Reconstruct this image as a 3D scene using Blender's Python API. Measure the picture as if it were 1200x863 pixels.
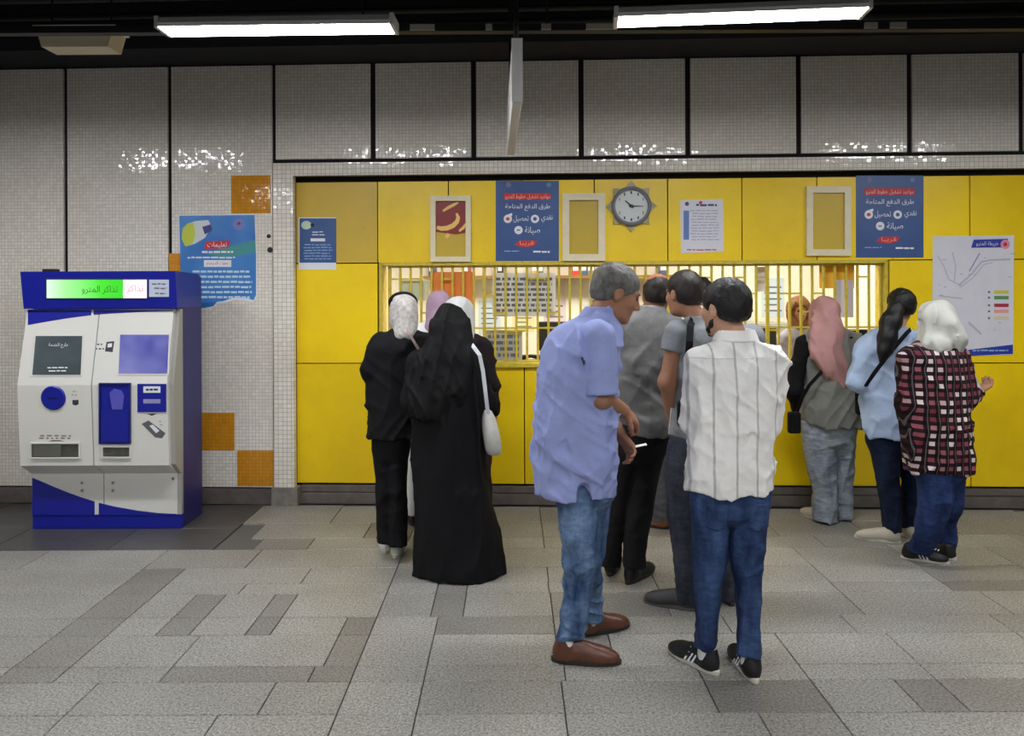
import bpy, bmesh, math, random
import numpy as np
from mathutils import Matrix, Vector

for o in list(bpy.data.objects):
    bpy.data.objects.remove(o)
SC = bpy.context.scene
COL = SC.collection

# ---------------------------------------------------------------- camera
F = 900.0                       # focal length in pixels of the 1200 x 863 frame
CX, HY, HC = 600.0, 340.0, 1.65  # principal column, horizon row, eye height
ROLL = 0.0045
cam = bpy.data.cameras.new('camera')
cam.sensor_width = 36.0
cam.lens = 36.0 * F / 1200.0
cam.shift_y = -(431.5 - HY) / 1200.0
cam.clip_start = 0.05
camo = bpy.data.objects.new('camera', cam)
COL.objects.link(camo)
camo.matrix_world = Matrix.Translation((0, 0, HC)) @ Matrix.Rotation(math.pi / 2, 4, 'X') @ Matrix.Rotation(-ROLL, 4, 'Z')
SC.camera = camo

# ---------------------------------------------------------------- world, exposure
world = bpy.data.worlds.new('world')
SC.world = world
world.use_nodes = True
world.node_tree.nodes['Background'].inputs[0].default_value = (0.6, 0.62, 0.65, 1)
world.node_tree.nodes['Background'].inputs[1].default_value = 0.02
vs = SC.view_settings
vs.view_transform = 'Standard'
vs.look = 'None'
vs.gamma = 1.0
vs.use_curve_mapping = False
vs.exposure = 2.15
LAMP = 15.0                     # emission of the hall's tube lamps
OFFICE = 5.2                   # emission of the lamps inside the ticket office

# ---------------------------------------------------------------- projection helpers
CR, SR = math.cos(ROLL), math.sin(ROLL)


def P(px, py):
    a, b = px - CX, py - HY
    return a * CR - b * SR, a * SR + b * CR


def at(px, py, depth):
    a, b = P(px, py)
    return Vector((a / F * depth, depth, HC - b / F * depth))


THETA = math.radians(-2.35)
WO = Vector((0, 5.863, 0))
WM = Matrix.Translation(WO) @ Matrix.Rotation(THETA, 4, 'Z')
WMI = WM.inverted()


def on_plane(px, py, p0, n):
    a, b = P(px, py)
    d = Vector((a / F, 1.0, -b / F))
    o = Vector((0, 0, HC))
    t = (Vector(p0) - o).dot(n) / d.dot(n)
    return o + d * t


WN = (WM.to_3x3() @ Vector((0, -1, 0)))


def wl(px, py, n=0.0):
    """pixel -> (u, z) on the ticket-hall wall, n metres proud of it"""
    p = WMI @ on_plane(px, py, WO + WN * n, WN)
    return p.x, p.z


# ---------------------------------------------------------------- materials
def lin(c):
    r = []
    for v in c[:3]:
        v = v / 255.0
        r.append(v / 12.92 if v <= 0.04045 else ((v + 0.055) / 1.055) ** 2.4)
    return (r[0], r[1], r[2], 1.0)


MATS = {}


class NT:
    def __init__(s, name):
        s.m = bpy.data.materials.new(name)
        s.m.use_nodes = True
        s.t = s.m.node_tree
        s.b = s.t.nodes['Principled BSDF']

    def n(s, typ, **kw):
        x = s.t.nodes.new(typ)
        for k, v in kw.items():
            setattr(x, k, v)
        return x

    def l(s, a, b):
        s.t.links.new(a, b)

    def math(s, op, a, b=None, c=None):
        x = s.n('ShaderNodeMath', operation=op)
        for i, v in enumerate((a, b, c)):
            if v is None:
                continue
            if hasattr(v, 'is_linked') or hasattr(v, 'links'):
                s.l(v, x.inputs[i])
            else:
                x.inputs[i].default_value = v
        return x.outputs[0]

    def mix(s, fac, a, b, blend='MIX'):
        x = s.n('ShaderNodeMix', data_type='RGBA', blend_type=blend)
        for i, v in ((0, fac), (6, a), (7, b)):
            if hasattr(v, 'links'):
                s.l(v, x.inputs[i])
            else:
                x.inputs[i].default_value = v
        return x.outputs[2]

    def noise(s, vec, scale, detail=3, rough=0.55):
        x = s.n('ShaderNodeTexNoise')
        x.inputs['Scale'].default_value = scale
        x.inputs['Detail'].default_value = detail
        x.inputs['Roughness'].default_value = rough
        if vec is not None:
            s.l(vec, x.inputs['Vector'])
        return x.outputs[0]

    def ramp(s, fac, stops):
        x = s.n('ShaderNodeValToRGB')
        e = x.color_ramp.elements
        while len(e) < len(stops):
            e.new(0.5)
        for i, (p, c) in enumerate(stops):
            e[i].position = p
            e[i].color = c
        s.l(fac, x.inputs[0])
        return x.outputs[0]

    def bump(s, h, strength, dist=0.01, normal=None):
        x = s.n('ShaderNodeBump')
        x.inputs['Strength'].default_value = strength
        x.inputs['Distance'].default_value = dist
        s.l(h, x.inputs['Height'])
        if normal is not None:
            s.l(normal, x.inputs['Normal'])
        return x.outputs[0]

    def obj(s):
        return s.n('ShaderNodeTexCoord').outputs['Object']


def mat(name, rgb, rough=0.5, metal=0.0, spec=0.5, var=0.0, vscale=8.0, bump=0.0, bscale=60.0, bdist=0.004,
        emit=None, power=0.0, rnd=0.0, stretch=None):
    if name in MATS:
        return MATS[name]
    k = NT(name)
    b = k.b
    c = lin(rgb)
    b.inputs['Base Color'].default_value = c
    b.inputs['Roughness'].default_value = rough
    b.inputs['Metallic'].default_value = metal
    b.inputs['Specular IOR Level'].default_value = spec
    vec = None
    if var or bump:
        vec = k.obj()
        if stretch:
            mp = k.n('ShaderNodeMapping')
            mp.inputs['Scale'].default_value = stretch
            k.l(vec, mp.inputs[0])
            vec = mp.outputs[0]
    col = None
    if var:
        f = k.noise(vec, vscale, 4)
        lo = tuple(max(0, x * (1 - var)) for x in c[:3]) + (1,)
        hi = tuple(min(1, x * (1 + var)) for x in c[:3]) + (1,)
        col = k.ramp(f, [(0.3, lo), (0.7, hi)])
    if rnd:
        oi = k.n('ShaderNodeObjectInfo')
        v = k.math('MULTIPLY_ADD', oi.outputs['Random'], 2 * rnd, 1 - rnd)
        hs = k.n('ShaderNodeHueSaturation')
        if col is not None:
            k.l(col, hs.inputs['Color'])
        else:
            hs.inputs['Color'].default_value = c
        k.l(v, hs.inputs['Value'])
        col = hs.outputs[0]
    if col is not None:
        k.l(col, b.inputs['Base Color'])
    if bump:
        k.l(k.bump(k.noise(vec, bscale, 3), bump, bdist), b.inputs['Normal'])
    if emit is not None:
        b.inputs['Emission Color'].default_value = lin(emit)
        b.inputs['Emission Strength'].default_value = power
    MATS[name] = k.m
    return k.m


def mosaic(name, rgb, grout, tile=0.0262, tilt=0.045, rough=0.07):
    """small square glazed mosaic on a wall surface (object x / z)"""
    k = NT(name)
    b = k.b
    sx = k.n('ShaderNodeSeparateXYZ')
    k.l(k.obj(), sx.inputs[0])
    u = k.math('DIVIDE', sx.outputs[0], tile)
    v = k.math('DIVIDE', sx.outputs[2], tile)
    fu, fv = k.math('FLOOR', u), k.math('FLOOR', v)
    cb = k.n('ShaderNodeCombineXYZ')
    k.l(fu, cb.inputs[0])
    k.l(fv, cb.inputs[1])
    wn = k.n('ShaderNodeTexWhiteNoise', noise_dimensions='2D')
    k.l(cb.outputs[0], wn.inputs['Vector'])
    pu = k.math('PINGPONG', u, 0.5)
    pv = k.math('PINGPONG', v, 0.5)
    edge = k.math('MINIMUM', pu, pv)
    face = k.math('SMOOTH_MIN', k.math('MULTIPLY', edge, 12.0), 1.0, 0.2)
    isface = k.math('GREATER_THAN', edge, 0.055)
    c = lin(rgb)
    tone = k.ramp(wn.outputs['Value'], [(0.0, tuple(x * 0.92 for x in c[:3]) + (1,)), (1.0, tuple(min(1, x * 1.05) for x in c[:3]) + (1,))])
    dirt = k.ramp(k.noise(k.obj(), 1.3, 5, 0.6), [(0.3, (0.87, 0.85, 0.82, 1)), (0.65, (1, 1, 1, 1))])
    tone = k.mix(1.0, tone, dirt, 'MULTIPLY')
    k.l(k.mix(isface, lin(grout), tone), b.inputs['Base Color'])
    b.inputs['Roughness'].default_value = rough
    k.l(k.math('MULTIPLY_ADD', isface, rough - 0.6, 0.6), b.inputs['Roughness'])
    # every little tile sits at a slightly different angle
    g = k.n('ShaderNodeNewGeometry')
    vm = k.n('ShaderNodeVectorMath', operation='SUBTRACT')
    k.l(wn.outputs['Color'], vm.inputs[0])
    vm.inputs[1].default_value = (0.5, 0.5, 0.5)
    vs_ = k.n('ShaderNodeVectorMath', operation='SCALE')
    k.l(vm.outputs[0], vs_.inputs[0])
    vs_.inputs['Scale'].default_value = tilt
    va = k.n('ShaderNodeVectorMath', operation='ADD')
    k.l(g.outputs['Normal'], va.inputs[0])
    k.l(vs_.outputs[0], va.inputs[1])
    vn = k.n('ShaderNodeVectorMath', operation='NORMALIZE')
    k.l(va.outputs[0], vn.inputs[0])
    k.l(k.bump(face, 0.5, 0.0012, vn.outputs[0]), b.inputs['Normal'])
    MATS[name] = k.m
    return k.m


def granite(name, rgb, rough=0.42, contrast=0.35, rnd=0.10):
    k = NT(name)
    b = k.b
    g = k.n('ShaderNodeNewGeometry').outputs['Position']
    c = lin(rgb)
    n1 = k.noise(g, 95, 4, 0.75)
    lo = tuple(x * (1 - contrast * 1.3) for x in c[:3]) + (1,)
    hi = tuple(min(1, x * (1 + contrast * 1.1)) for x in c[:3]) + (1,)
    col = k.ramp(n1, [(0.36, lo), (0.5, c), (0.64, hi)])
    n2 = k.noise(g, 1.7, 5, 0.6)
    col = k.mix(1.0, col, k.ramp(n2, [(0.3, (0.82, 0.80, 0.77, 1)), (0.7, (1.06, 1.06, 1.06, 1))]), 'MULTIPLY')
    oi = k.n('ShaderNodeObjectInfo')
    hs = k.n('ShaderNodeHueSaturation')
    k.l(col, hs.inputs['Color'])
    k.l(k.math('MULTIPLY_ADD', oi.outputs['Random'], 2 * rnd, 1 - rnd), hs.inputs['Value'])
    k.l(hs.outputs[0], b.inputs['Base Color'])
    k.l(k.math('MULTIPLY_ADD', k.noise(g, 5, 4), 0.25, rough - 0.1), b.inputs['Roughness'])
    k.l(k.bump(n1, 0.12, 0.002), b.inputs['Normal'])
    MATS[name] = k.m
    return k.m


# ---------------------------------------------------------------- mesh helpers
FR = {}                         # root object name -> world matrix


class MB:
    def __init__(s):
        s.v, s.f, s.mi = [], [], []

    def add(s, vs, fs, m=0):
        o = len(s.v)
        s.v += [tuple(x) for x in vs]
        for f in fs:
            s.f.append([i + o for i in f])
            s.mi.append(m)
        return s

    def box(s, x0, x1, y0, y1, z0, z1, bev=0.0, m=0):
        x0, x1 = min(x0, x1), max(x0, x1)
        y0, y1 = min(y0, y1), max(y0, y1)
        z0, z1 = min(z0, z1), max(z0, z1)
        if bev <= 0:
            vs = [(x, y, z) for x in (x0, x1) for y in (y0, y1) for z in (z0, z1)]
            s.add(vs, [(0, 1, 3, 2), (4, 6, 7, 5), (0, 4, 5, 1), (2, 3, 7, 6), (0, 2, 6, 4), (1, 5, 7, 3)], m)
        else:
            bm = bmesh.new()
            bmesh.ops.create_cube(bm, size=1)
            for w in bm.verts:
                w.co = Vector(((x0 + x1) / 2 + w.co.x * (x1 - x0), (y0 + y1) / 2 + w.co.y * (y1 - y0), (z0 + z1) / 2 + w.co.z * (z1 - z0)))
            bmesh.ops.bevel(bm, geom=bm.edges[:], offset=bev, segments=2, affect='EDGES', profile=0.5)
            bm.verts.index_update()
            s.add([w.co for w in bm.verts], [[w.index for w in f.verts] for f in bm.faces], m)
            bm.free()
        return s

    def extrude(s, pts, vec, m=0):
        """closed polygon (list of 3-vectors) extruded along vec"""
        n = len(pts)
        vec = Vector(vec)
        a = [Vector(p) for p in pts]
        b = [p + vec for p in a]
        s.add(a + b, [list(range(n))[::-1], list(range(n, 2 * n))] + [(i, (i + 1) % n, n + (i + 1) % n, n + i) for i in range(n)], m)
        return s

    def tube(s, pts, r, seg=8, m=0, closed=False):
        pts = [Vector(p) for p in pts]
        n = len(pts)
        rs = r if isinstance(r, (list, tuple)) else [r] * n
        rings = []
        up = None
        for i, p in enumerate(pts):
            if closed:
                t = pts[(i + 1) % n] - pts[i - 1]
            else:
                t = pts[min(i + 1, n - 1)] - pts[max(i - 1, 0)]
            t.normalize()
            if up is None:
                up = Vector((0, 0, 1)) if abs(t.z) < 0.9 else Vector((0, 1, 0))
            e1 = up.cross(t)
            if e1.length < 1e-5:
                e1 = Vector((1, 0, 0)).cross(t)
            e1.normalize()
            e2 = t.cross(e1)
            up = e2
            rings.append([p + (e1 * math.cos(a) + e2 * math.sin(a)) * rs[i] for a in [2 * math.pi * q / seg for q in range(seg)]])
        vs = [v for rg in rings for v in rg]
        fs = []
        for i in range(n if closed else n - 1):
            j = (i + 1) % n
            for q in range(seg):
                fs.append((i * seg + q, i * seg + (q + 1) % seg, j * seg + (q + 1) % seg, j * seg + q))
        if not closed:
            fs.append(list(range(seg))[::-1])
            fs.append([(n - 1) * seg + q for q in range(seg)])
        return s.add(vs, fs, m)

    def strip(s, pts, w, t, nrm, m=0):
        """flat strap along pts, width w, thickness t, lying across normals nrm (one or list)"""
        pts = [Vector(p) for p in pts]
        n = len(pts)
        vs = []
        for i, p in enumerate(pts):
            d = (pts[min(i + 1, n - 1)] - pts[max(i - 1, 0)]).normalized()
            nn = Vector(nrm[i] if isinstance(nrm, list) else nrm).normalized()
            sd = d.cross(nn).normalized()
            vs += [p + sd * w / 2, p - sd * w / 2, p - sd * w / 2 + nn * t, p + sd * w / 2 + nn * t]
        fs = []
        for i in range(n - 1):
            for q in range(4):
                fs.append((4 * i + q, 4 * i + (q + 1) % 4, 4 * i + 4 + (q + 1) % 4, 4 * i + 4 + q))
        fs += [(3, 2, 1, 0), tuple(4 * (n - 1) + q for q in range(4))]
        return s.add(vs, fs, m)

    def lathe(s, prof, c, axis, seg=32, m=0):
        """profile (r, h) list revolved round axis at c"""
        axis = Vector(axis).normalized()
        e1 = axis.orthogonal().normalized()
        e2 = axis.cross(e1)
        c = Vector(c)
        vs = []
        for r, h in prof:
            for q in range(seg):
                a = 2 * math.pi * q / seg
                vs.append(c + axis * h + (e1 * math.cos(a) + e2 * math.sin(a)) * r)
        fs = []
        for i in range(len(prof) - 1):
            for q in range(seg):
                fs.append((i * seg + q, i * seg + (q + 1) % seg, (i + 1) * seg + (q + 1) % seg, (i + 1) * seg + q))
        fs.append(list(range(seg))[::-1])
        fs.append([(len(prof) - 1) * seg + q for q in range(seg)])
        return s.add(vs, fs, m)

    def build(s, name, mats, parent=None, frame=None, smooth=False, origin=None):
        """verts are in `frame` (default world); the object is placed at `origin` (in frame) or takes its parent's frame"""
        frame = frame or Matrix.Identity(4)
        if parent is not None:
            root = FR[parent.name]
        else:
            if origin is None:
                vv = s.v
                xs, ys, zs = zip(*vv)
                origin = ((min(xs) + max(xs)) / 2, (min(ys) + max(ys)) / 2, min(zs))
            root = frame @ Matrix.Translation(origin)
        M = root.inverted() @ frame
        me = bpy.data.meshes.new(name)
        me.from_pydata([M @ Vector(v) for v in s.v], [], s.f)
        if not isinstance(mats, (list, tuple)):
            mats = [mats]
        for m in mats:
            me.materials.append(m)
        if len(mats) > 1:
            me.polygons.foreach_set('material_index', s.mi)
        bm = bmesh.new()
        bm.from_mesh(me)
        bmesh.ops.recalc_face_normals(bm, faces=bm.faces[:])
        bm.to_mesh(me)
        bm.free()
        if smooth:
            me.polygons.foreach_set('use_smooth', [True] * len(me.polygons))
        return link(name, me, parent, root)


def link(name, me, parent=None, root=None):
    o = bpy.data.objects.new(name, me)
    COL.objects.link(o)
    if parent is not None:
        o.parent = parent
        FR[o.name] = FR[parent.name]
    else:
        o.matrix_world = root
        FR[o.name] = root
    return o


def tag(o, label, cat, group=None):
    o['label'] = label
    o['category'] = cat
    if group:
        o['group'] = group
    return o


def struct(o):
    o['kind'] = 'structure'
    return o


def wthing(name, label, cat, pt, group=None):
    """a thing hung flat on the ticket wall"""
    return thing(name, label, cat, (0, 0, 0), group, Matrix.Translation(pt) @ Matrix.Rotation(THETA, 4, 'Z'))


def thing(name, label, cat, loc, group=None, frame=None):
    o = bpy.data.objects.new(name, None)
    COL.objects.link(o)
    m = (frame or Matrix.Identity(4)) @ Matrix.Translation(loc)
    o.matrix_world = m
    o.empty_display_size = 0.1
    FR[o.name] = m
    return tag(o, label, cat, group)


def poly_px(pts, p0, nrm, thick, lift=0.0):
    """polygon of pixels laid on a plane and given a thickness"""
    w = [on_plane(x, y, Vector(p0) + nrm * lift, nrm) for x, y in pts]
    return MB().extrude(w, nrm * thick)


def rect(x0, y0, x1, y1):
    return [(x0, y0), (x1, y0), (x1, y1), (x0, y1)]


# ---------------------------------------------------------------- arabic lettering
_A = {}
for ch, base, n in (('ا', 0xFE8D, 2), ('ب', 0xFE8F, 4), ('ت', 0xFE95, 4), ('ث', 0xFE99, 4), ('ج', 0xFE9D, 4), ('ح', 0xFEA1, 4), ('خ', 0xFEA5, 4),
                    ('د', 0xFEA9, 2), ('ذ', 0xFEAB, 2), ('ر', 0xFEAD, 2), ('ز', 0xFEAF, 2), ('س', 0xFEB1, 4), ('ش', 0xFEB5, 4), ('ص', 0xFEB9, 4),
                    ('ض', 0xFEBD, 4), ('ط', 0xFEC1, 4), ('ع', 0xFEC9, 4), ('غ', 0xFECD, 4), ('ف', 0xFED1, 4), ('ق', 0xFED5, 4), ('ك', 0xFED9, 4),
                    ('ل', 0xFEDD, 4), ('م', 0xFEE1, 4), ('ن', 0xFEE5, 4), ('ه', 0xFEE9, 4), ('و', 0xFEED, 2), ('ي', 0xFEF1, 4), ('ة', 0xFE93, 2),
                    ('ى', 0xFEEF, 2), ('أ', 0xFE83, 2)):
    _A[ch] = (base, n)


def arabic(s):
    out = []
    for w in s.split(' '):
        g = []
        for i, c in enumerate(w):
            if c not in _A:
                g.append(c)
                continue
            base, n = _A[c]
            prev = i > 0 and w[i - 1] in _A and _A[w[i - 1]][1] == 4
            nxt = i + 1 < len(w) and w[i + 1] in _A and n == 4
            g.append(chr(base + (3 if prev and nxt else 2 if nxt else 1 if prev else 0)))
        out.append(''.join(g))
    return ' '.join(out)[::-1]


_TX = {}


def text_mesh(body):
    if body not in _TX:
        cu = bpy.data.curves.new('lettering', 'FONT')
        cu.body = body
        cu.resolution_u = 2
        o = bpy.data.objects.new('lettering', cu)
        COL.objects.link(o)
        dg = bpy.context.evaluated_depsgraph_get()
        me = bpy.data.meshes.new_from_object(o.evaluated_get(dg))
        bpy.data.objects.remove(o)
        bpy.data.curves.remove(cu)
        vs = [tuple(v.co) for v in me.vertices]
        fs = [list(p.vertices) for p in me.polygons]
        bpy.data.meshes.remove(me)
        _TX[body] = (vs, fs)
    return _TX[body]


def text_px(body, x0, y0, x1, y1, p0, nrm, lift=0.002):
    """lettering stretched into a pixel box on a plane"""
    vs, fs = text_mesh(body)
    xs = [v[0] for v in vs]
    ys = [v[1] for v in vs]
    ax, bx, ay, by = min(xs), max(xs), min(ys), max(ys)
    pp = Vector(p0) + nrm * lift
    c = [on_plane(x, y, pp, nrm) for x, y in ((x0, y1), (x1, y1), (x1, y0), (x0, y0))]
    w = []
    for v in vs:
        s, t = (v[0] - ax) / (bx - ax), (v[1] - ay) / (by - ay)
        w.append((c[0] * (1 - s) + c[1] * s) * (1 - t) + (c[3] * (1 - s) + c[2] * s) * t)
    return MB().add(w, fs)
# ================================================================ materials of the place
M_TILE = mosaic('white_mosaic', (246, 239, 227), (190, 184, 173))
M_TILE2 = mosaic('white_mosaic_lintel', (244, 237, 225), (180, 174, 163), tile=0.034)
M_ORANGE = mosaic('orange_mosaic', (222, 150, 30), (170, 116, 34), tilt=0.03)
M_BACK = mat('wall_backing', (18, 16, 15), 0.9)
M_PLASTER = mat('hall_plaster', (190, 188, 182), 0.6, var=0.05)
M_CEIL = mat('black_ceiling', (30, 30, 33), 0.85, var=0.2)
M_SKIRT = mat('brown_skirting_stone', (104, 96, 90), 0.45, var=0.25, vscale=9, bump=0.1)
M_PIERB = mat('pier_base_stone', (128, 122, 114), 0.5, var=0.2, vscale=20)
M_DARKMETAL = mat('dark_metal', (30, 29, 30), 0.5, 0.4)
M_JOINT = mat('floor_joint', (92, 90, 87), 0.9)
M_SLAB = granite('grey_granite', (147, 145, 139), contrast=0.5)
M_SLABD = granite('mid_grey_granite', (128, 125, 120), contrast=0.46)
M_SLABK = granite('dark_granite', (78, 76, 75), contrast=0.4, rough=0.4)
M_WHITE = mat('white_paint', (226, 226, 224), 0.45)
M_BLACK = mat('black_plastic', (20, 20, 22), 0.45)


def yellow(name, rgb, dirt):
    k = NT(name)
    b = k.b
    c = lin(rgb)
    v = k.obj()
    d = lin(dirt)
    f1 = k.ramp(k.noise(v, 2.2, 6, 0.62), [(0.38, (0, 0, 0, 1)), (0.75, (1, 1, 1, 1))])
    col = k.mix(f1, c, tuple(x * 0.6 + y * 0.4 for x, y in zip(c, d)))
    f2 = k.ramp(k.noise(v, 11, 5, 0.7), [(0.62, (0, 0, 0, 1)), (0.78, (1, 1, 1, 1))])
    col = k.mix(f2, col, tuple(x * 0.45 + y * 0.55 for x, y in zip(c, d)))
    oi = k.n('ShaderNodeObjectInfo')
    hs = k.n('ShaderNodeHueSaturation')
    k.l(col, hs.inputs['Color'])
    k.l(k.math('MULTIPLY_ADD', oi.outputs['Random'], 0.16, 0.92), hs.inputs['Value'])
    k.l(hs.outputs[0], b.inputs['Base Color'])
    b.inputs['Roughness'].default_value = 0.38
    k.l(k.bump(k.noise(v, 6, 3), 0.15, 0.004), b.inputs['Normal'])
    MATS[name] = k.m
    return k.m


M_YEL = yellow('yellow_panel_paint', (255, 218, 8), (214, 168, 16))
M_YELD = yellow('faded_yellow_panel_paint', (212, 178, 58), (176, 142, 60))
M_BAR = mat('yellow_bar_paint', (208, 186, 62), 0.4, var=0.15, vscale=30)

# ================================================================ setting: floor
random.seed(4)
ZF = 0.0
fl = MB().box(-9, 9, -8, 6.6, -0.2, -0.012).build('floor', M_JOINT)
struct(fl)
rows = [0.6, 1.05, 1.5, 1.95, 2.3, 2.65, 2.99, 3.24, 3.375, 3.68, 3.88, 4.18, 4.33, 4.57, 4.90, 5.12, 5.45]
forced = [-2.2, -0.69, -0.38, 0.2, 0.8, 1.25, 1.78, 2.4, 3.0, -3.1]
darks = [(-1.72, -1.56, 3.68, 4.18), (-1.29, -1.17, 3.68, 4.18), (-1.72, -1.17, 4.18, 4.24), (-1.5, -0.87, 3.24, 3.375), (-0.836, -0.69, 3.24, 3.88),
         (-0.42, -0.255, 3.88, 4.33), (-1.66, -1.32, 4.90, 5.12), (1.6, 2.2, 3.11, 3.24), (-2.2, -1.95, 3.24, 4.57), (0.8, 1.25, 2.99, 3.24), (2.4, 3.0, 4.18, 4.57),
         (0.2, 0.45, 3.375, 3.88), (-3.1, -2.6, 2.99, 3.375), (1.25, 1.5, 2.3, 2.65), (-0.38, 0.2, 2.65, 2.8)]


def slab(x0, x1, y0, y1, m, top=0.0):
    g = 0.0025
    b = MB()
    c = 0.002
    zz = top + random.uniform(-0.0006, 0.0006)
    v = [(x0 + g, y0 + g, -0.012), (x1 - g, y0 + g, -0.012), (x1 - g, y1 - g, -0.012), (x0 + g, y1 - g, -0.012)]
    v += [(x0 + g, y0 + g, zz - c), (x1 - g, y0 + g, zz - c), (x1 - g, y1 - g, zz - c), (x0 + g, y1 - g, zz - c)]
    g += c
    v += [(x0 + g, y0 + g, zz), (x1 - g, y0 + g, zz), (x1 - g, y1 - g, zz), (x0 + g, y1 - g, zz)]
    fs = [(8, 9, 10, 11)]
    for a in (0, 4):
        for q in range(4):
            fs.append((a + q, a + (q + 1) % 4, a + 4 + (q + 1) % 4, a + 4 + q))
    b.add(v, fs)
    return b.build('floor_slab', m, fl)


for i in range(len(rows) - 1):
    y0, y1 = rows[i], rows[i + 1]
    ym = (y0 + y1) / 2
    bx = set([-4.6, 4.6])
    for f in forced:
        if random.random() < 0.8 or f in (-2.2, -0.69, -0.38):
            bx.add(f)
    for d in darks:
        if d[2] - 0.01 <= ym <= d[3] + 0.01:
            bx.add(d[0])
            bx.add(d[1])
    bx = sorted(bx)
    full = [bx[0]]
    for x in bx[1:]:
        while x - full[-1] > 0.92:
            full.append(full[-1] + random.choice((0.45, 0.6, 0.75)))
        if x - full[-1] > 0.07:
            full.append(x)
    for x0, x1 in zip(full, full[1:]):
        xm = (x0 + x1) / 2
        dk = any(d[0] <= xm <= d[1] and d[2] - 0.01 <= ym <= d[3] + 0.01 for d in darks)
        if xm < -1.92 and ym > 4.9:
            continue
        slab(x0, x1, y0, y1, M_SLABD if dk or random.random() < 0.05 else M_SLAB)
# last row runs up to the slanting wall, dark granite apron round the machine
for x0, x1 in zip([-1.92, -1.3, -0.69, 0.2, 0.8, 1.78, 2.4, 3.0, 3.7], [-1.3, -0.69, 0.2, 0.8, 1.78, 2.4, 3.0, 3.7, 4.6]):
    slab(x0, x1, 5.45, 5.863 - 0.041 * x1 - 0.01, M_SLAB)
for x0, x1 in ((-4.6, -3.9), (-3.9, -3.36), (-3.36, -2.6), (-2.6, -1.92)):
    slab(x0, x1, 4.90, 5.345, M_SLABK)
    slab(x0, x1, 5.345, 5.863 - 0.041 * x1 - 0.012, M_SLABK)

# ================================================================ setting: walls
ZT = wl(600, 72)[1]             # top of the tiled wall
ZUB = wl(600, 185)[1]           # bottom of the upper row of panels
ZLT, ZLB = wl(600, 189)[1], wl(600, 204)[1]   # lintel
ZYT = wl(600, 211, -0.05)[1]    # top of the yellow panels
ZYB = wl(600, 568, -0.05)[1]    # bottom of the yellow panels
ZS = wl(100, 570)[1]
WU0 = wl(445, 360, -0.05)[0]    # window opening
WU1 = wl(1040, 360, -0.05)[0]
WZ0 = wl(700, 426, -0.05)[1]
WZ1 = wl(700, 307, -0.05)[1]
ZC = 3.78
UL, UR = -8.6, 8.8
UP = wl(322, 380)[0]            # left side of the pier
b = MB()
b.box(UL, WU0, 0.08, 0.22, 0, ZC)
b.box(WU1, UR, 0.08, 0.22, 0, ZC)
b.box(WU0, WU1, 0.08, 0.22, 0, WZ0 - 0.03)
b.box(WU0, WU1, 0.08, 0.22, WZ1, ZC)
b.box(UL, UP + 0.02, 0.02, 0.08, 0, ZC)
b.box(UP + 0.02, UR, 0.02, 0.08, ZLB, ZC)
wb = struct(b.build('wall_back', M_BACK, frame=WM, origin=(0, 0.15, 0)))


def wpanel(name, u0, u1, z0, z1, y0, y1, m, bev=0.0):
    return MB().box(u0, u1, y0, y1, z0, z1, bev).build(name, m, wb, frame=WM)


# left tiled bays
gap = 0.016
sx = [wl(-330, 250)[0], wl(-190, 250)[0], wl(-50, 250)[0], wl(77, 250)[0], wl(199, 250)[0], wl(321, 250)[0]]
for a, c in zip(sx, sx[1:]):
    wpanel('tile_panel', a + gap, c - (gap if c != sx[-1] else 0.012), ZS, ZT, 0.0, 0.03, M_TILE)
wpanel('tile_panel', UL, sx[0] - gap, ZS, ZT, 0.0, 0.03, M_TILE)
# upper row of bays over the ticket windows
ux = [wl(x, 130)[0] for x in (320, 437, 555, 681, 806, 936, 1066, 1197, 1330, 1465)]
for a, c in zip(ux, ux[1:]):
    wpanel('upper_tile_panel', a + 0.02, c - 0.02, ZUB + 0.008, ZT, 0.0, 0.03, M_TILE)
wpanel('upper_tile_panel', ux[-1] + 0.02, UR, ZUB + 0.008, ZT, 0.0, 0.03, M_TILE)
# lintel and pier
UPR = wl(344, 380, 0.03)[0]
wpanel('lintel', UP, UR, ZLB, ZLT, -0.03, 0.02, M_TILE2)
wpanel('pier', UP, UPR, 0.14, ZLB, -0.03, 0.03, M_TILE2)
wpanel('pier_base', UP - 0.02, UPR + 0.03, 0.0, 0.14, -0.045, 0.05, M_PIERB, 0.004)
# orange squares set into the mosaic
for x0, y0, x1, y1 in ((271, 206, 317, 250), (236, 484, 275, 528), (278, 528, 322, 570), (198, 297, 212, 340)):
    a, c = wl(x0, y0), wl(x1, y1)
    wpanel('orange_mosaic_square', a[0], c[0], c[1], a[1], -0.003, 0.004, M_ORANGE)
# skirting
wpanel('skirting', UL, UP - 0.02, 0.0, ZS - 0.012, -0.012, 0.03, M_SKIRT, 0.003)
wpanel('skirting', UPR + 0.03, UR, 0.0, 0.085, 0.022, 0.09, M_SKIRT, 0.003)
wpanel('skirting', UPR + 0.03, UR, 0.09, ZYB - 0.012, 0.034, 0.09, M_SKIRT, 0.003)

# yellow panels: pixel seams
YN = 0.05


def ypan(x0, y0, x1, y1, m=M_YEL, name='yellow_panel'):
    xm, ym = (x0 + x1) / 2, (y0 + y1) / 2
    u0, u1 = wl(x0, ym, -YN)[0], wl(x1, ym, -YN)[0]
    z0, z1 = (wl(xm, y1, -YN)[1] if y1 is not None else 0, wl(xm, y0, -YN)[1])
    return u0, u1, z0, z1


ZW = WZ1                        # seam between top and middle row
ZCN = WZ0                       # counter level


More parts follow.
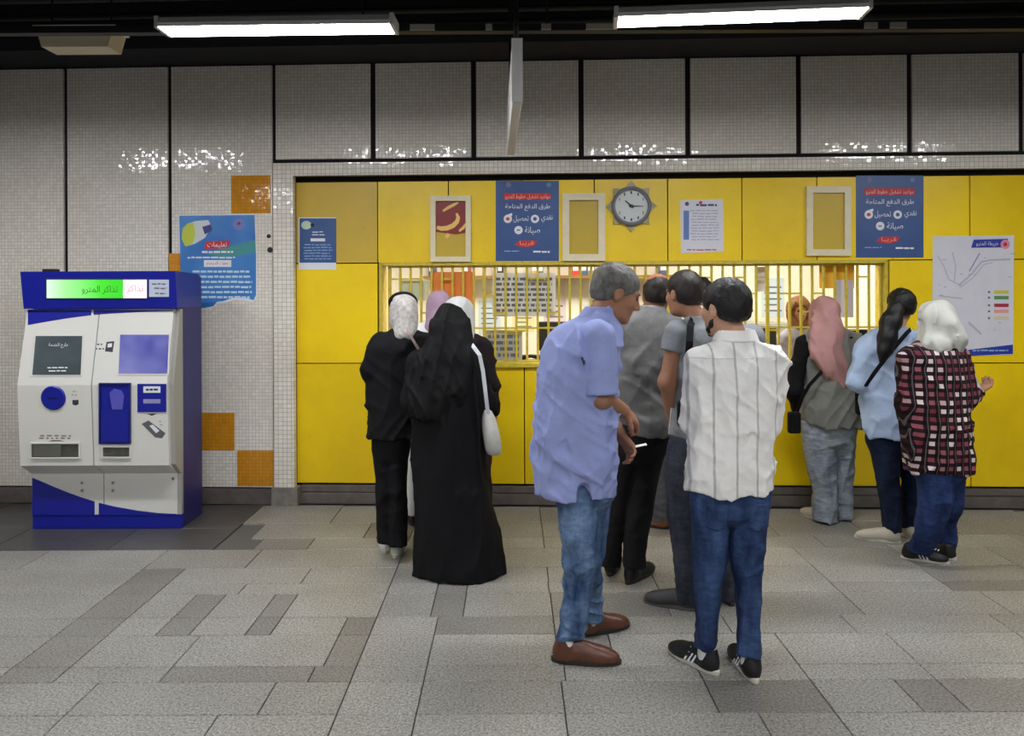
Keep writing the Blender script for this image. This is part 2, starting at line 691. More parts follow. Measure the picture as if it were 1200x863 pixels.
def yrow(xs, z0, z1, dull=()):
    for i, (a, c) in enumerate(zip(xs, xs[1:])):
        g = 0.004
        wpanel('yellow_panel', wl(a, 360, -YN)[0] + g, wl(c, 360, -YN)[0] - g, z0 + g, z1 - g, YN, YN + 0.035, M_YELD if i in dull else M_YEL, 0.002)


yrow([347, 443, 526, 612, 697, 783, 870, 958, 1047, 1137, 1228, 1320, 1420], ZW, ZYT, dull=(0,))
yrow([347, 443], ZCN, ZW)
yrow([1042, 1137, 1228, 1320, 1420], ZCN, ZW)
yrow([347, 443, 526, 614, 700, 786, 872, 960, 1048, 1137, 1228, 1320, 1420], ZYB, ZCN)
# window reveal and counter shelf
wpanel('window_reveal', WU0 - 0.004, WU0 + 0.02, WZ0, WZ1, YN - 0.004, 0.22, M_BAR)
wpanel('window_reveal', WU1 - 0.02, WU1 + 0.004, WZ0, WZ1, YN - 0.004, 0.22, M_BAR)
wpanel('window_reveal', WU0, WU1, WZ1 - 0.02, WZ1 + 0.004, YN - 0.004, 0.22, M_BAR)
wpanel('window_sill', WU0, WU1, WZ0 - 0.03, WZ0 + 0.004, YN - 0.03, 0.3, M_BAR, 0.003)

# other walls of the hall and of the ticket office
struct(MB().box(-9.2, -9, -8, 6.6, 0, ZC).build('wall_left', M_PLASTER))
struct(MB().box(9, 9.2, -8, 6.6, 0, ZC).build('wall_right', M_PLASTER))
struct(MB().box(-9.2, 9.2, -8.2, -8, 0, ZC).build('wall_front', M_PLASTER))
struct(MB().box(-9.2, 9.2, -8.2, 6.7, ZC, ZC + 0.1).build('ceiling', M_CEIL))
struct(MB().box(UL, UR, -0.42, 0.1, ZT + 0.012, ZC).build('trim_1', M_CEIL, frame=WM))
# pipes and trunking under the dark ceiling
for (yy, zz, r) in ((-0.55, 3.50, 0.03), (-0.68, 3.55, 0.022), (-0.85, 3.62, 0.04)):
    o = MB().tube([(UL, yy, zz), (UR, yy, zz)], r, 8).build('ceiling_pipe', M_DARKMETAL, frame=WM, smooth=True)
    tag(o, {0.03: 'dark ceiling pipe next to the beam over the wall', 0.022: 'thin dark ceiling pipe between two thicker pipes', 0.04: 'thick dark ceiling pipe farthest from the wall'}[r], 'pipe')

# ================================================================ ticket office behind the grille
M_OFF = mat('office_cream_wall', (248, 243, 226), 0.6)
M_OFFC = mat('office_ceiling', (235, 232, 220), 0.7)
ob0, ob1 = WU0 - 0.35, WU1 + 0.35
struct(MB().box(ob0, ob1, 2.5, 2.6, 0, 2.7).build('wall_office_back', M_OFF, frame=WM))
struct(MB().box(ob0 - 0.1, ob0, 0.225, 2.6, 0, 2.7).build('wall_office_left', M_OFF, frame=WM))
struct(MB().box(ob1, ob1 + 0.1, 0.225, 2.6, 0, 2.7).build('wall_office_right', M_OFF, frame=WM))
struct(MB().box(ob0 - 0.1, ob1 + 0.1, 0.225, 2.6, 2.7, 2.78).build('ceiling_office', M_OFFC, frame=WM))
struct(MB().box(ob0 - 0.1, ob1 + 0.1, 0.225, 2.6, 0.0, 0.02).build('floor_office', M_SLABD, frame=WM))
M_OLAMP = mat('office_lamp_glow', (255, 250, 235), 0.5, emit=(255, 248, 232), power=OFFICE)
for i, uu in enumerate(np.linspace(WU0 + 0.45, WU1 - 0.45, 4)):
    t = thing('office_light', 'square glowing ceiling panel inside the ticket office', 'ceiling light', (float(uu), 1.1, 2.66), 'ceiling lights inside the ticket office', WM)
    MB().box(uu - 0.32, uu + 0.32, 0.78, 1.42, 2.672, 2.70, 0.004).build('frame', M_WHITE, t, frame=WM)
    MB().box(uu - 0.29, uu + 0.29, 0.81, 1.39, 2.66, 2.675).build('diffuser', M_OLAMP, t, frame=WM)
o = MB().box(WU0 - 0.02, WU1 + 0.02, 0.30, 0.82, WZ0 - 0.10, WZ0 - 0.06, 0.004).build('work_counter', mat('counter_laminate', (150, 128, 96), 0.4, var=0.1), frame=WM)
tag(o, 'long brown work counter inside the ticket office behind the grille', 'counter')
# ---- grilles: four sections, every bar and link its own piece
bars = []
x = 457.0
seq = [445]
while x < 1036:
    seq.append(x)
    x += 12.2 + (x - 457) / 560 * 1.15
bu = [wl(x, 365, -0.1)[0] for x in seq[1:]]
secs = [(0, 9, 'beside the faded yellow corner panel'), (9, 22, 'under the blue poster and empty frame'), (22, 35, 'under the clock and the white notice'), (35, len(bu), 'beside the station map')]
random.seed(11)
GY = 0.10
for a, c, where in secs:
    g = thing('window_grille', 'yellow barred ticket window grille ' + where, 'grille', (bu[a], GY, WZ0), 'ticket window grilles', WM)
    ua, ub = bu[a], bu[c] if c < len(bu) else bu[-1]
    uu = bu[a:c + 1] if c < len(bu) else bu[a:]
    for j, u in enumerate(uu):
        r = 0.009 if j else 0.013
        if j == len(uu) - 1 and c < len(bu):
            continue
        MB().box(u - r, u + r, GY - r, GY + r, WZ0 + 0.004, WZ1 - 0.02, 0.002).build('bar', M_BAR, g, frame=WM)
        if j + 1 < len(uu):
            for q in range(1):
                zz = WZ0 + (WZ1 - WZ0) * random.choice((0.32, 0.5, 0.68, 0.84))
                MB().box(u + 0.006, uu[j + 1] - 0.0135, GY - 0.007, GY + 0.007, zz - 0.007, zz + 0.007).build('link', M_BAR, g, frame=WM)
    for zz in (WZ0 + 0.012, WZ1 - 0.03, WZ0 + 0.27):
        MB().box(ua, ub - (0.0135 if c < len(bu) else 0), GY - 0.007, GY + 0.007, zz - 0.007, zz + 0.007).build('rail', M_BAR, g, frame=WM)

# papers stuck up behind the bars
M_PAPER = mat('white_paper', (236, 234, 228), 0.7)
M_PAPERG = mat('grey_paper', (190, 188, 180), 0.7)
M_INK = mat('grey_print', (110, 112, 124), 0.7)
PN = Vector(WN)


def woff(y):
    return WO - WN * y


def paper(px, m, name, label, cat='paper', y=0.14, lines=0, ink=None, thick=0.003, inset=4):
    x0, y0, x1, y1 = px
    p0 = woff(y)
    t = poly_px(rect(*px), p0, WN, thick)
    if not lines:
        return tag(t.build(name, m), label, cat)
    r = thing(name, label, cat, on_plane((x0 + x1) / 2, y1, p0, WN))
    t.build('sheet', m, r)
    random.seed(int(x0))
    mb = MB()
    for q in range(lines):
        ly = y0 + inset + (y1 - y0 - 2 * inset) * (q + 0.5) / lines
        h = (y1 - y0) / lines * 0.22
        xx = x0 + inset
        while xx < x1 - inset:
            w = min(random.uniform(3, 9), x1 - inset - xx)
            w3 = [on_plane(a, bb, p0 + WN * (thick + 0.0008), WN) for a, bb in rect(xx, ly - h, xx + w, ly + h)]
            mb.extrude(w3, WN * 0.0006)
            xx += w + random.uniform(1, 2.5)
    mb.build('printed_lines', ink or M_INK, r)
    return r


paper((505, 319, 555, 402), mat('orange_sheet', (240, 140, 62), 0.6, var=0.08), 'orange_sheet', 'orange sheet hung inside the ticket window behind the bars', 'sheet')
paper((469, 329, 500, 352), mat('pale_green_sheet', (206, 216, 190), 0.6), 'pale_sheet', 'pale green sheet inside the ticket window next to the orange sheet', 'paper')
paper((577, 320, 651, 371), M_PAPER, 'printed_notice', 'large white notice with rows of print inside the ticket window', 'notice', lines=7)
paper((568, 387, 612, 424), M_PAPERG, 'grey_notice', 'grey paper notice low inside the ticket window above the counter', 'notice', lines=4)
paper((690, 330, 712, 362), M_PAPER, 'small_notice', 'small white paper inside the window under the empty frame', 'notice', lines=3)
for (px, lab) in (((885, 313, 897, 342), 'white paper strip behind the bars under the white notice'), ((978, 328, 1000, 372), 'lilac paper behind the bars near the station map')):
    paper(px, mat('lilac_paper', (214, 208, 222), 0.7), 'paper_slip', lab, 'paper', y=0.16)
paper((960, 308, 1001, 338), mat('amber_folder', (238, 178, 40), 0.5), 'amber_folder', 'amber yellow folder hung behind the bars beside the blue poster', 'folder', y=0.17)
# shelf with files on the office back wall
M_WOOD = mat('office_wood', (150, 112, 62), 0.5, var=0.2, stretch=(1, 1, 12))
sh = thing('wall_shelf', 'long wooden shelf of files on the office back wall', 'shelf', (0.3, 2.4, 1.64), None, WM)
MB().box(WU0, 1.6, 2.2, 2.495, 1.77, 1.80).build('board', M_WOOD, sh, frame=WM)
for uu in (WU0 + 0.2, 0.3, 1.4):
    MB().box(uu, uu + 0.03, 2.24, 2.495, 1.64, 1.77).build('bracket', M_WOOD, sh, frame=WM)
random.seed(3)
uu = WU0 + 0.05
fc = [(190, 60, 40), (230, 226, 210), (80, 92, 120), (200, 160, 70), (120, 120, 116), (60, 58, 60)]
i = 0
while uu < 1.5:
    w = random.uniform(0.05, 0.085)
    h = random.uniform(0.24, 0.3)
    ci = random.randrange(6)
    f = thing('box_file', ['red', 'cream', 'blue', 'ochre', 'grey', 'black'][ci] + ' box file standing on the office shelf', 'file', (uu, 2.3, 1.80), 'box files on the office shelf', WM)
    MB().box(uu, uu + w, 2.24, 2.48, 1.8005, 1.80 + h, 0.003).build('cover', mat('file_%d' % ci, fc[ci], 0.5), f, frame=WM)
    MB().box(uu + 0.01, uu + w - 0.01, 2.236, 2.241, 1.85, 1.85 + h * 0.45).build('spine_label', M_PAPER, f, frame=WM)
    uu += w + random.choice((0.004, 0.004, 0.12, 0.3))
random.seed(21)
pc = [((236, 234, 228), 'white'), ((206, 222, 236), 'pale blue'), ((240, 226, 170), 'pale yellow'), ((222, 206, 214), 'pale pink')]
for i, uu in enumerate((-0.75, -0.35, 0.02, 0.36, 0.75, 1.15, 1.62, 2.0, 2.35, 2.7)):
    c_, nm = pc[i % 4]
    h_, z_ = random.uniform(0.28, 0.42), random.uniform(1.12, 1.22) + (0.15 if uu > 1.6 else 0)
    t = thing('wall_paper_sheet', nm + ' sheet of paper pinned to the office back wall', 'paper', (uu, 2.497, z_), 'sheets pinned to the office back wall', WM)
    MB().box(uu - 0.12, uu + 0.12, 2.494, 2.499, z_, z_ + h_).build('sheet', mat('pinned_' + nm.replace(' ', '_'), c_, 0.7), t, frame=WM)
    mb = MB()
    for q in range(5):
        mb.box(uu - 0.09, uu + 0.09 - 0.05 * (q % 2), 2.4925, 2.4935, z_ + h_ * (0.15 + 0.15 * q), z_ + h_ * (0.19 + 0.15 * q))
    o = mb.build('printed_lines', M_INK, t, frame=WM)
    o['kind'] = 'stuff'
# steel cupboard by the far end of the office
cu = thing('steel_cupboard', 'tall grey steel cupboard standing in the office behind the bars', 'cupboard', (2.45, 2.2, 0.02), None, WM)
M_STL = mat('cupboard_grey', (172, 174, 170), 0.4)
MB().box(2.1, 2.8, 2.0, 2.44, 0.021, 1.30, 0.005).build('body', M_STL, cu, frame=WM)
for q in (0, 1):
    dr = MB().box(2.105 + q * 0.35, 2.445 + q * 0.35, 1.982, 1.999, 0.06, 1.28, 0.004).build('door', M_STL, cu, frame=WM)
    MB().box(2.40 + q * 0.07, 2.42 + q * 0.07, 1.965, 1.982, 0.70, 0.84, 0.003).build('handle', M_DARKMETAL, dr, frame=WM)
# monitors on the counter
M_SCRB = mat('monitor_back', (34, 34, 38), 0.5)


def monitor(px, py, lab, yy=0.55, w=0.36, h=0.26, ang=0.0):
    u = wl(px, py, -yy)[0]
    z = WZ0 - 0.06
    t = thing('computer_monitor', lab, 'monitor', (u, yy, z), 'monitors on the ticket counter', WM)
    MB().box(u - 0.11, u + 0.11, yy - 0.08, yy + 0.08, z, z + 0.015, 0.004).build('base', M_SCRB, t, frame=WM)
    MB().box(u - 0.02, u + 0.02, yy - 0.012, yy + 0.012, z + 0.012, z + 0.16).build('stand', M_SCRB, t, frame=WM)
    MB().box(u - w / 2, u + w / 2, yy - 0.03, yy + 0.012, z + 0.12, z + 0.12 + h, 0.008).build('housing', M_SCRB, t, frame=WM)
    MB().box(u - w / 2 + 0.02, u + w / 2 - 0.02, yy + 0.012, yy + 0.014, z + 0.14, z + 0.10 + h).build('screen', mat('office_screen', (120, 150, 190), 0.2, emit=(140, 170, 220), power=0.6), t, frame=WM)


monitor(652, 390, 'dark monitor behind the grille beside the person in pale blue shirt', w=0.30, h=0.24)
monitor(893, 390, 'dark monitor behind the grille beside the pink headscarf', w=0.22, h=0.2)
monitor(1000, 390, 'dark monitor behind the grille nearest the station map', w=0.25, h=0.17)
# telephone on the counter
u, yy, z = wl(622, 400, -0.45)[0], 0.45, WZ0 - 0.06
t = thing('desk_telephone', 'black desk telephone standing on the ticket counter', 'telephone', (u, yy, z), None, WM)
MB().box(u - 0.08, u + 0.08, yy - 0.07, yy + 0.07, z, z + 0.05, 0.012).build('body', M_BLACK, t, frame=WM)
MB().tube([(u - 0.09, yy - 0.03, z + 0.07), (u, yy - 0.03, z + 0.085), (u + 0.09, yy - 0.03, z + 0.07)], [0.024, 0.014, 0.024]).build('handset', M_BLACK, t, frame=WM, smooth=True)

# ================================================================ lamps
M_TUBE = mat('lamp_glow', (255, 255, 255), 0.4, emit=(250, 252, 255), power=LAMP)


def tube_lamp(x0, y0, x1, y1, z, label, group=None):
    """batten lamp: glowing lens under a white spine, end caps, hanger rods"""
    a, c = Vector((x0, y0, z)), Vector((x1, y1, z))
    L = (c - a).length
    mid = (a + c) / 2
    ang = math.atan2(y1 - y0, x1 - x0)
    fr = Matrix.Translation(mid) @ Matrix.Rotation(ang, 4, 'Z')
    t = thing('tube_lamp', label, 'lamp', (0, 0, 0), group or 'ceiling tube lamps', fr)
    w = 0.085
    MB().extrude([(-L / 2 + 0.02, y, zz) for y, zz in ((-w + 0.006, 0.012), (-w + 0.006, -0.006), (-w + 0.03, -0.010), (w - 0.03, -0.010), (w - 0.006, -0.006), (w - 0.006, 0.012))], (L - 0.04, 0, 0)).build('lens', M_TUBE, t, frame=fr)
    MB().extrude([(-L / 2, y, zz) for y, zz in ((-w, -0.006), (-w, 0.014), (-w + 0.03, 0.05), (w - 0.03, 0.05), (w, 0.014), (w, -0.006), (w - 0.006, -0.006), (w - 0.006, 0.012), (-w + 0.006, 0.012), (-w + 0.006, -0.006))], (L, 0, 0)).build('housing', M_WHITE, t, frame=fr)
    for s in (-1, 1):
        MB().box(s * (L / 2 - 0.018), s * (L / 2 + 0.004), -w, w, -0.012, 0.05, 0.004).build('end_cap', mat('lamp_cap', (200, 200, 198), 0.5), t, frame=fr)
        MB().tube([(s * L * 0.36, 0, 0.05), (s * L * 0.36, 0, ZC - z)], 0.006, 6).build('hanger_rod', M_DARKMETAL, t, frame=fr)


tube_lamp(-1.83, 4.03, -0.60, 4.00, 3.02, 'glowing tube lamp hanging over the ticket machine side of the hall')
tube_lamp(0.53, 3.92, 1.76, 3.80, 3.02, 'glowing tube lamp hanging over the queue in front of the clock')
tube_lamp(-4.23, 4.06, -3.0, 4.04, 3.02, 'glowing tube lamp hanging at the far side beyond the ticket machine')
tube_lamp(2.93, 3.76, 4.16, 3.70, 3.02, 'glowing tube lamp hanging in front of the station map side')
for yy in (0.9, -2.4):
    for xx in (-3.6, -1.2, 1.2, 3.6):
        tube_lamp(xx - 0.6, yy, xx + 0.6, yy, 3.02, 'glowing tube lamp in the rows deeper in the hall', 'tube lamps deeper in the hall')
# trunking between the lamps with pale clips
tr = thing('lamp_trunking', 'dark metal trunking running behind the row of tube lamps', 'trunking', (0, 4.25, 3.075))
MB().box(-4.5, 4.5, 4.22, 4.28, 3.075, 3.115, 0.003).build('channel', M_DARKMETAL, tr)
MB().tube([(-4.0, 4.25, 3.115), (-4.0, 4.25, ZC)], 0.008, 6).build('hanger_rod', M_DARKMETAL, tr)
MB().tube([(4.0, 4.25, 3.115), (4.0, 4.25, ZC)], 0.008, 6).build('hanger_rod', M_DARKMETAL, tr)
MB().tube([(0.2, 4.25, 3.115), (0.2, 4.25, ZC)], 0.008, 6).build('hanger_rod', M_DARKMETAL, tr)
M_CLIP = mat('pale_clip', (150, 148, 138), 0.5)
for (px, w) in ((418, 10), (495, 15), (573, 4), (640, 6), (705, 19), (1020, 8), (1052, 10)):
    c = at(px, 32, 4.22)
    MB().box(c.x - w * 0.0045, c.x + w * 0.0045, 4.208, 4.2195, 3.078, 3.11).build('clip', M_CLIP, tr)

# unlit box fitting upper left
M_BEIGE = mat('beige_plastic', (222, 208, 176), 0.5)
c = at(96, 49, 4.7)
t = thing('ceiling_fitting', 'unlit beige trapezoid light fitting under the dark ceiling', 'light fitting', (c.x, 4.7, c.z - 0.06))
MB().extrude([(c.x - 0.23, 4.62, c.z + 0.05), (c.x + 0.23, 4.62, c.z + 0.05), (c.x + 0.20, 4.62, c.z - 0.055), (c.x - 0.20, 4.62, c.z - 0.055)], (0, 0.16, 0)).build('diffuser', M_BEIGE, t)
MB().box(c.x - 0.25, c.x + 0.25, 4.61, 4.79, c.z + 0.05, c.z + 0.075, 0.004).build('back_plate', M_WHITE, t)
for s in (-1, 1):
    MB().tube([(c.x + s * 0.18, 4.7, c.z + 0.07), (c.x + s * 0.18, 4.7, ZC)], 0.007, 6).build('hanger_rod', M_DARKMETAL, t)

# hanging sign seen edge on
M_SIGN = mat('sign_white', (214, 214, 208), 0.35)
fr = Matrix.Translation((0.012, 4.47, 2.565)) @ Matrix.Rotation(math.atan2(0.036, 1.465), 4, 'Z')
t = thing('hanging_sign', 'white box sign hanging edge on from the ceiling on a rod', 'sign', (0, 0, 0), None, fr)
MB().box(-0.024, 0.024, -0.733, 0.733, 0, 0.31, 0.004).build('sign_box', M_SIGN, t, frame=fr)
for s in (-1, 1):
    MB().tube([(0, s * 0.60, 0.30), (0, s * 0.60, ZC - 2.565)], 0.012, 8).build('rod', M_DARKMETAL, t, frame=fr)
MB().box(-0.027, 0.027, -0.737, -0.725, 0.0, 0.31).build('end_strip', M_WHITE, t, frame=fr)
M_GREYP = mat('sign_print', (120, 124, 128), 0.5)
mb = MB()
for q in range(6):
    mb.box(0.0245, 0.0255, -0.55 + q * 0.2, -0.42 + q * 0.2, 0.10 + 0.02 * (q % 2), 0.17 + 0.03 * (q % 3))
mb.build('sign_print', M_GREYP, t, frame=fr)['kind'] = 'stuff'
# ================================================================ things on the wall
YP = woff(YN)                   # front of the yellow panels
TP = woff(0.0)                  # front of the left tiled bays
M_RED = mat('print_red', (206, 44, 44), 0.5)
M_PW = mat('print_white', (232, 234, 240), 0.5)
M_PLB = mat('print_light_blue', (150, 186, 226), 0.5)


def blue_mat(name, a, b_):
    """flat print: two blues mottled"""
    k = NT(name)
    f = k.ramp(k.noise(k.obj(), 3.0, 2), [(0.35, lin(a)), (0.65, lin(b_))])
    k.l(f, k.b.inputs['Base Color'])
    k.b.inputs['Roughness'].default_value = 0.4
    MATS[name] = k.m
    return k.m


M_POST = blue_mat('poster_blue', (54, 82, 138), (64, 94, 148))
M_POST2 = blue_mat('torn_poster_blue', (52, 112, 190), (74, 140, 206))


def disc_px(cx, cy, r, p0, nrm, lift, thick, r2=None):
    return MB().extrude([on_plane(cx + r * math.cos(a), cy + (r2 or r) * math.sin(a), p0 + nrm * lift, nrm) for a in [2 * math.pi * q / 24 for q in range(24)]], nrm * thick)


def put(mb, name, m, parent):
    return mb.build(name, m, parent)


def lines_px(x0, x1, ys, h, p0, nrm, lift, seed=1, gap=1.2, wl_=(3, 9)):
    random.seed(seed)
    mb = MB()
    for y in ys:
        xx = x0 + random.uniform(0, 4)
        e = x1 - random.uniform(0, 4)
        while xx < e:
            w = min(random.uniform(*wl_), e - xx)
            yy = y + random.uniform(-0.25, 0.25)
            mb.extrude([on_plane(a, c, p0 + nrm * lift, nrm) for a, c in rect(xx, yy - h / 2, xx + w, yy + h / 2)], nrm * 0.0005)
            xx += w + gap
    return mb


def info_poster(x0, y0, x1, y1, label):
    p0 = YP
    t = wthing('blue_poster', label, 'poster', on_plane((x0 + x1) / 2, y1, p0, WN), 'blue announcement posters over the windows')
    W, H = x1 - x0, y1 - y0
    X = lambda s: x0 + s * W
    Y = lambda s: y0 + s * H
    put(poly_px(rect(x0, y0, x1, y1), p0, WN, 0.004), 'sheet', M_POST, t)
    L = 0.0045
    put(poly_px(rect(X(0.13), Y(0.155), X(0.87), Y(0.235)), p0, WN, 0.0008, L), 'red_band', M_RED, t)
    M_PALE = mat('print_pale_red', (240, 190, 190), 0.5)
    put(text_px(arabic('مواعيد تشغيل خطوط المترو'), X(0.15), Y(0.165), X(0.86), Y(0.235), p0, WN, L + 0.0015), 'red_band_lettering', M_PALE, t)
    put(text_px(arabic('طرق الدفع المتاحة'), X(0.15), Y(0.285), X(0.86), Y(0.375), p0, WN, L), 'headline_lettering', M_PW, t)
    put(text_px(arabic('نقدي'), X(0.72), Y(0.43), X(0.90), Y(0.52), p0, WN, L), 'lettering', M_PW, t)
    put(text_px(arabic('تحصيل'), X(0.28), Y(0.43), X(0.52), Y(0.52), p0, WN, L), 'lettering', M_PW, t)
    put(text_px(arabic('صيانة'), X(0.46), Y(0.57), X(0.70), Y(0.67), p0, WN, L), 'lettering', M_PW, t)
    r = H * 0.052
    for q, (a, c) in enumerate(((0.62, 0.475), (0.19, 0.475), (0.36, 0.615))):
        d = put(disc_px(X(a), Y(c), r, p0, WN, L, 0.0008), 'round_icon', M_PW, t)
        put(disc_px(X(a), Y(c), r * 0.45, p0, WN, L + 0.001, 0.0006, r * (0.45, 0.4, 0.15)[q]), 'icon_mark', (M_POST, M_RED, M_POST)[q], d)
    put(MB().extrude([on_plane(X(0.19) + a * r, Y(0.475) + c * r, p0 + WN * L, WN) for a, c in ((-0.9, -0.4), (-0.5, -0.9), (1.0, -1.4), (1.1, -1.0), (0.4, 0.2))], WN * 0.0012), 'icon_hand', M_PW, t)
    put(poly_px([(X(0.30), Y(0.80)), (X(0.38), Y(0.745)), (X(0.66), Y(0.745)), (X(0.62), Y(0.80)), (X(0.54), Y(0.825)), (X(0.40), Y(0.825))], p0, WN, 0.0008, L), 'red_label', M_RED, t)
    put(text_px(arabic('قريبا'), X(0.38), Y(0.75), X(0.60), Y(0.815), p0, WN, L + 0.0015), 'red_label_lettering', mat('print_pale_orange', (246, 170, 130), 0.5), t)
    put(lines_px(X(0.10), X(0.42), [Y(0.875)], 1.0, p0, WN, L, 5), 'small_print', M_PLB, t)
    put(lines_px(X(0.55), X(0.90), [Y(0.885)], 2.0, p0, WN, L, 6, 1.0, (6, 12)), 'small_print', M_PW, t)
    put(disc_px(X(0.2), Y(0.05), 3.2, p0, WN, L, 0.0006), 'faint_crest', mat('print_mauve', (120, 110, 160), 0.5), t)
    put(disc_px(X(0.84), Y(0.05), 2.8, p0, WN, L, 0.0006), 'faint_crest', mat('print_dim_blue', (100, 130, 180), 0.5), t)


info_poster(581, 212, 655, 306, 'blue announcement poster between the red calligraphy frame and an empty frame')
info_poster(1003, 206, 1082, 302, 'blue announcement poster between an empty frame and the station map')

# ---- empty picture frames and the red calligraphy frame
M_FRAME = mat('cream_frame', (232, 220, 184), 0.45, var=0.06, vscale=20)


def frame_thing(x0, y0, x1, y1, w, label, inner=None):
    t = wthing('picture_frame', label, 'picture frame', on_plane((x0 + x1) / 2, y1, YP, WN), 'cream picture frames on the yellow wall')
    th = 0.028
    for r in (rect(x0, y0, x1, y0 + w), rect(x0, y1 - w, x1, y1)):
        put(poly_px(r, YP, WN, th), 'rail', M_FRAME, t)
    for r in (rect(x0, y0 + w, x0 + w, y1 - w), rect(x1 - w, y0 + w, x1, y1 - w)):
        put(poly_px(r, YP, WN, th), 'stile', M_FRAME, t)
    return t


M_FBOARD = yellow('framed_dull_yellow', (206, 176, 50), (170, 140, 60))
for args in ((659, 227, 709, 306, 8, 'cream empty picture frame left of the round clock'), (944, 219, 996, 300, 7.5, 'cream empty picture frame right of the white notice')):
    t = frame_thing(*args)
    x0, y0, x1, y1, w, _ = args
    put(poly_px(rect(x0 + w, y0 + w, x1 - w, y1 - w), YP, WN, 0.006), 'backing_board', M_FBOARD, t)
t = frame_thing(505, 230, 552, 307, 6, 'cream framed red panel with gold calligraphy strokes')
put(poly_px(rect(511, 236, 546, 301), YP, WN, 0.006), 'backing_board', M_FBOARD, t)
put(poly_px([(511, 236), (546, 236), (546, 273), (535, 275), (511, 272)], YP, WN, 0.003, 0.0065), 'red_field', mat('deep_red_print', (134, 28, 22), 0.4, var=0.15), t)
M_GOLD = mat('gold_print', (238, 196, 106), 0.4)


def brush(pts, ws, name):
    n = len(pts)
    L, R = [], []
    for i, (x, y) in enumerate(pts):
        dx = pts[min(i + 1, n - 1)][0] - pts[max(i - 1, 0)][0]
        dy = pts[min(i + 1, n - 1)][1] - pts[max(i - 1, 0)][1]
        q = math.hypot(dx, dy)
        L.append((x - dy / q * ws[i], y + dx / q * ws[i]))
        R.append((x + dy / q * ws[i], y - dx / q * ws[i]))
    mb = MB()
    for i in range(n - 1):
        mb.extrude([on_plane(a, c, YP + WN * 0.0098, WN) for a, c in (L[i], L[i + 1], R[i + 1], R[i])], WN * 0.001)
    put(mb, name, M_GOLD, t)


brush([(519, 247.5), (526, 243), (532, 240), (537, 237.5)], [1.2, 1.8, 1.7, 0.8], 'gold_stroke')
brush([(535, 250), (537, 255), (535.5, 260), (531, 264.5), (524, 267.5), (517, 268), (512, 266.5)], [1.2, 2.2, 2.6, 2.8, 2.8, 2.6, 2.0], 'gold_stroke')
brush([(546, 262), (543, 267), (538, 271)], [1.0, 1.8, 1.2], 'gold_stroke')
put(poly_px([(525, 273), (528, 276), (524, 280), (520.5, 277)], YP, WN, 0.001, 0.0098), 'gold_dot', M_GOLD, t)

# ---- clock with an eight pointed star surround
cc = on_plane(739.5, 242, YP, WN)
t = wthing('wall_clock', 'round grey wall clock on an eight pointed star plate', 'clock', cc)
M_STAR = mat('clock_star_plate', (168, 158, 110), 0.4, 0.0, var=0.25, vscale=30)
M_RIM = mat('clock_rim', (122, 124, 130), 0.35)
M_DIAL = mat('clock_dial', (206, 210, 208), 0.3)
ux_, uz_ = WM.to_3x3() @ Vector((1, 0, 0)), Vector((0, 0, 1))
S = 6.0 / F                     # metres per pixel on the wall


def wpt(dx, dy, lift):
    return cc + ux_ * dx * S - uz_ * dy * S + WN * lift


star = []
for q in range(16):
    r = 29.5 if q % 2 == 0 else 21.5
    star.append(wpt(r * math.sin(q * math.pi / 8), -r * math.cos(q * math.pi / 8), 0.001))
MB().extrude(star, WN * 0.012).build('star_plate', M_STAR, t)
MB().lathe([(22.5 * S, 0.012), (22.5 * S, 0.035), (20.5 * S, 0.045), (18.5 * S, 0.04), (18.5 * S, 0.012)], cc, WN, 40).build('rim', M_RIM, t, smooth=False)
dial = MB().lathe([(18.6 * S, 0.013), (18.6 * S, 0.022)], cc, WN, 40).build('dial', M_DIAL, t)
for q in range(12):
    a = q * math.pi / 6
    MB().extrude([wpt(dx * math.cos(a) + 15.5 * math.sin(a) * (1 if True else 0) - 0 * dy, -15.5 * math.cos(a) + dx * math.sin(a) + dy, 0.0222) for dx, dy in ((-0.9, -1.6), (0.9, -1.6), (0.9, 1.6), (-0.9, 1.6))], WN * 0.0006).build('hour_mark', M_BLACK, dial)


def hand(ang, ln, w, nm, lift):
    a = math.radians(ang)
    dx, dy = math.sin(a), -math.cos(a)
    nx, ny = -dy, dx
    MB().extrude([wpt(*p, lift) for p in ((-dx * 3 + nx * w, -dy * 3 + ny * w), (dx * ln + nx * w * 0.4, dy * ln + ny * w * 0.4), (dx * ln - nx * w * 0.4, dy * ln - ny * w * 0.4), (-dx * 3 - nx * w, -dy * 3 - ny * w))], WN * 0.001).build(nm, M_BLACK, t)


hand(92, 14, 0.9, 'minute_hand', 0.026)
hand(-48, 9.5, 1.2, 'hour_hand', 0.028)
MB().lathe([(2 * S, 0.022), (2 * S, 0.032)], cc, WN, 12).build('hub', M_BLACK, t)

# ---- white notice
t = wthing('white_notice', 'white printed notice sheet right of the round clock', 'notice', on_plane(822, 296, YP, WN))
put(poly_px([(797, 235), (847, 233.5), (848, 295), (798, 297)], YP, WN, 0.003), 'sheet', mat('notice_paper', (222, 220, 228), 0.5), t)
put(lines_px(812, 844, [240.5], 2.4, YP, WN, 0.0035, 2), 'heading', mat('print_navy', (60, 64, 130), 0.5), t)
put(lines_px(808, 843, [247 + 3.4 * q for q in range(11)], 1.1, YP, WN, 0.0035, 3), 'printed_lines', mat('print_faint', (168, 170, 200), 0.5), t)
put(poly_px(rect(801, 247, 807.5, 281), YP, WN, 0.0006, 0.0035), 'side_stripe', mat('print_mid_blue', (96, 130, 190), 0.5), t)
put(lines_px(804, 840, [293], 1.6, YP, WN, 0.0035, 4), 'footer', mat('print_dull_red', (190, 110, 120), 0.5), t)
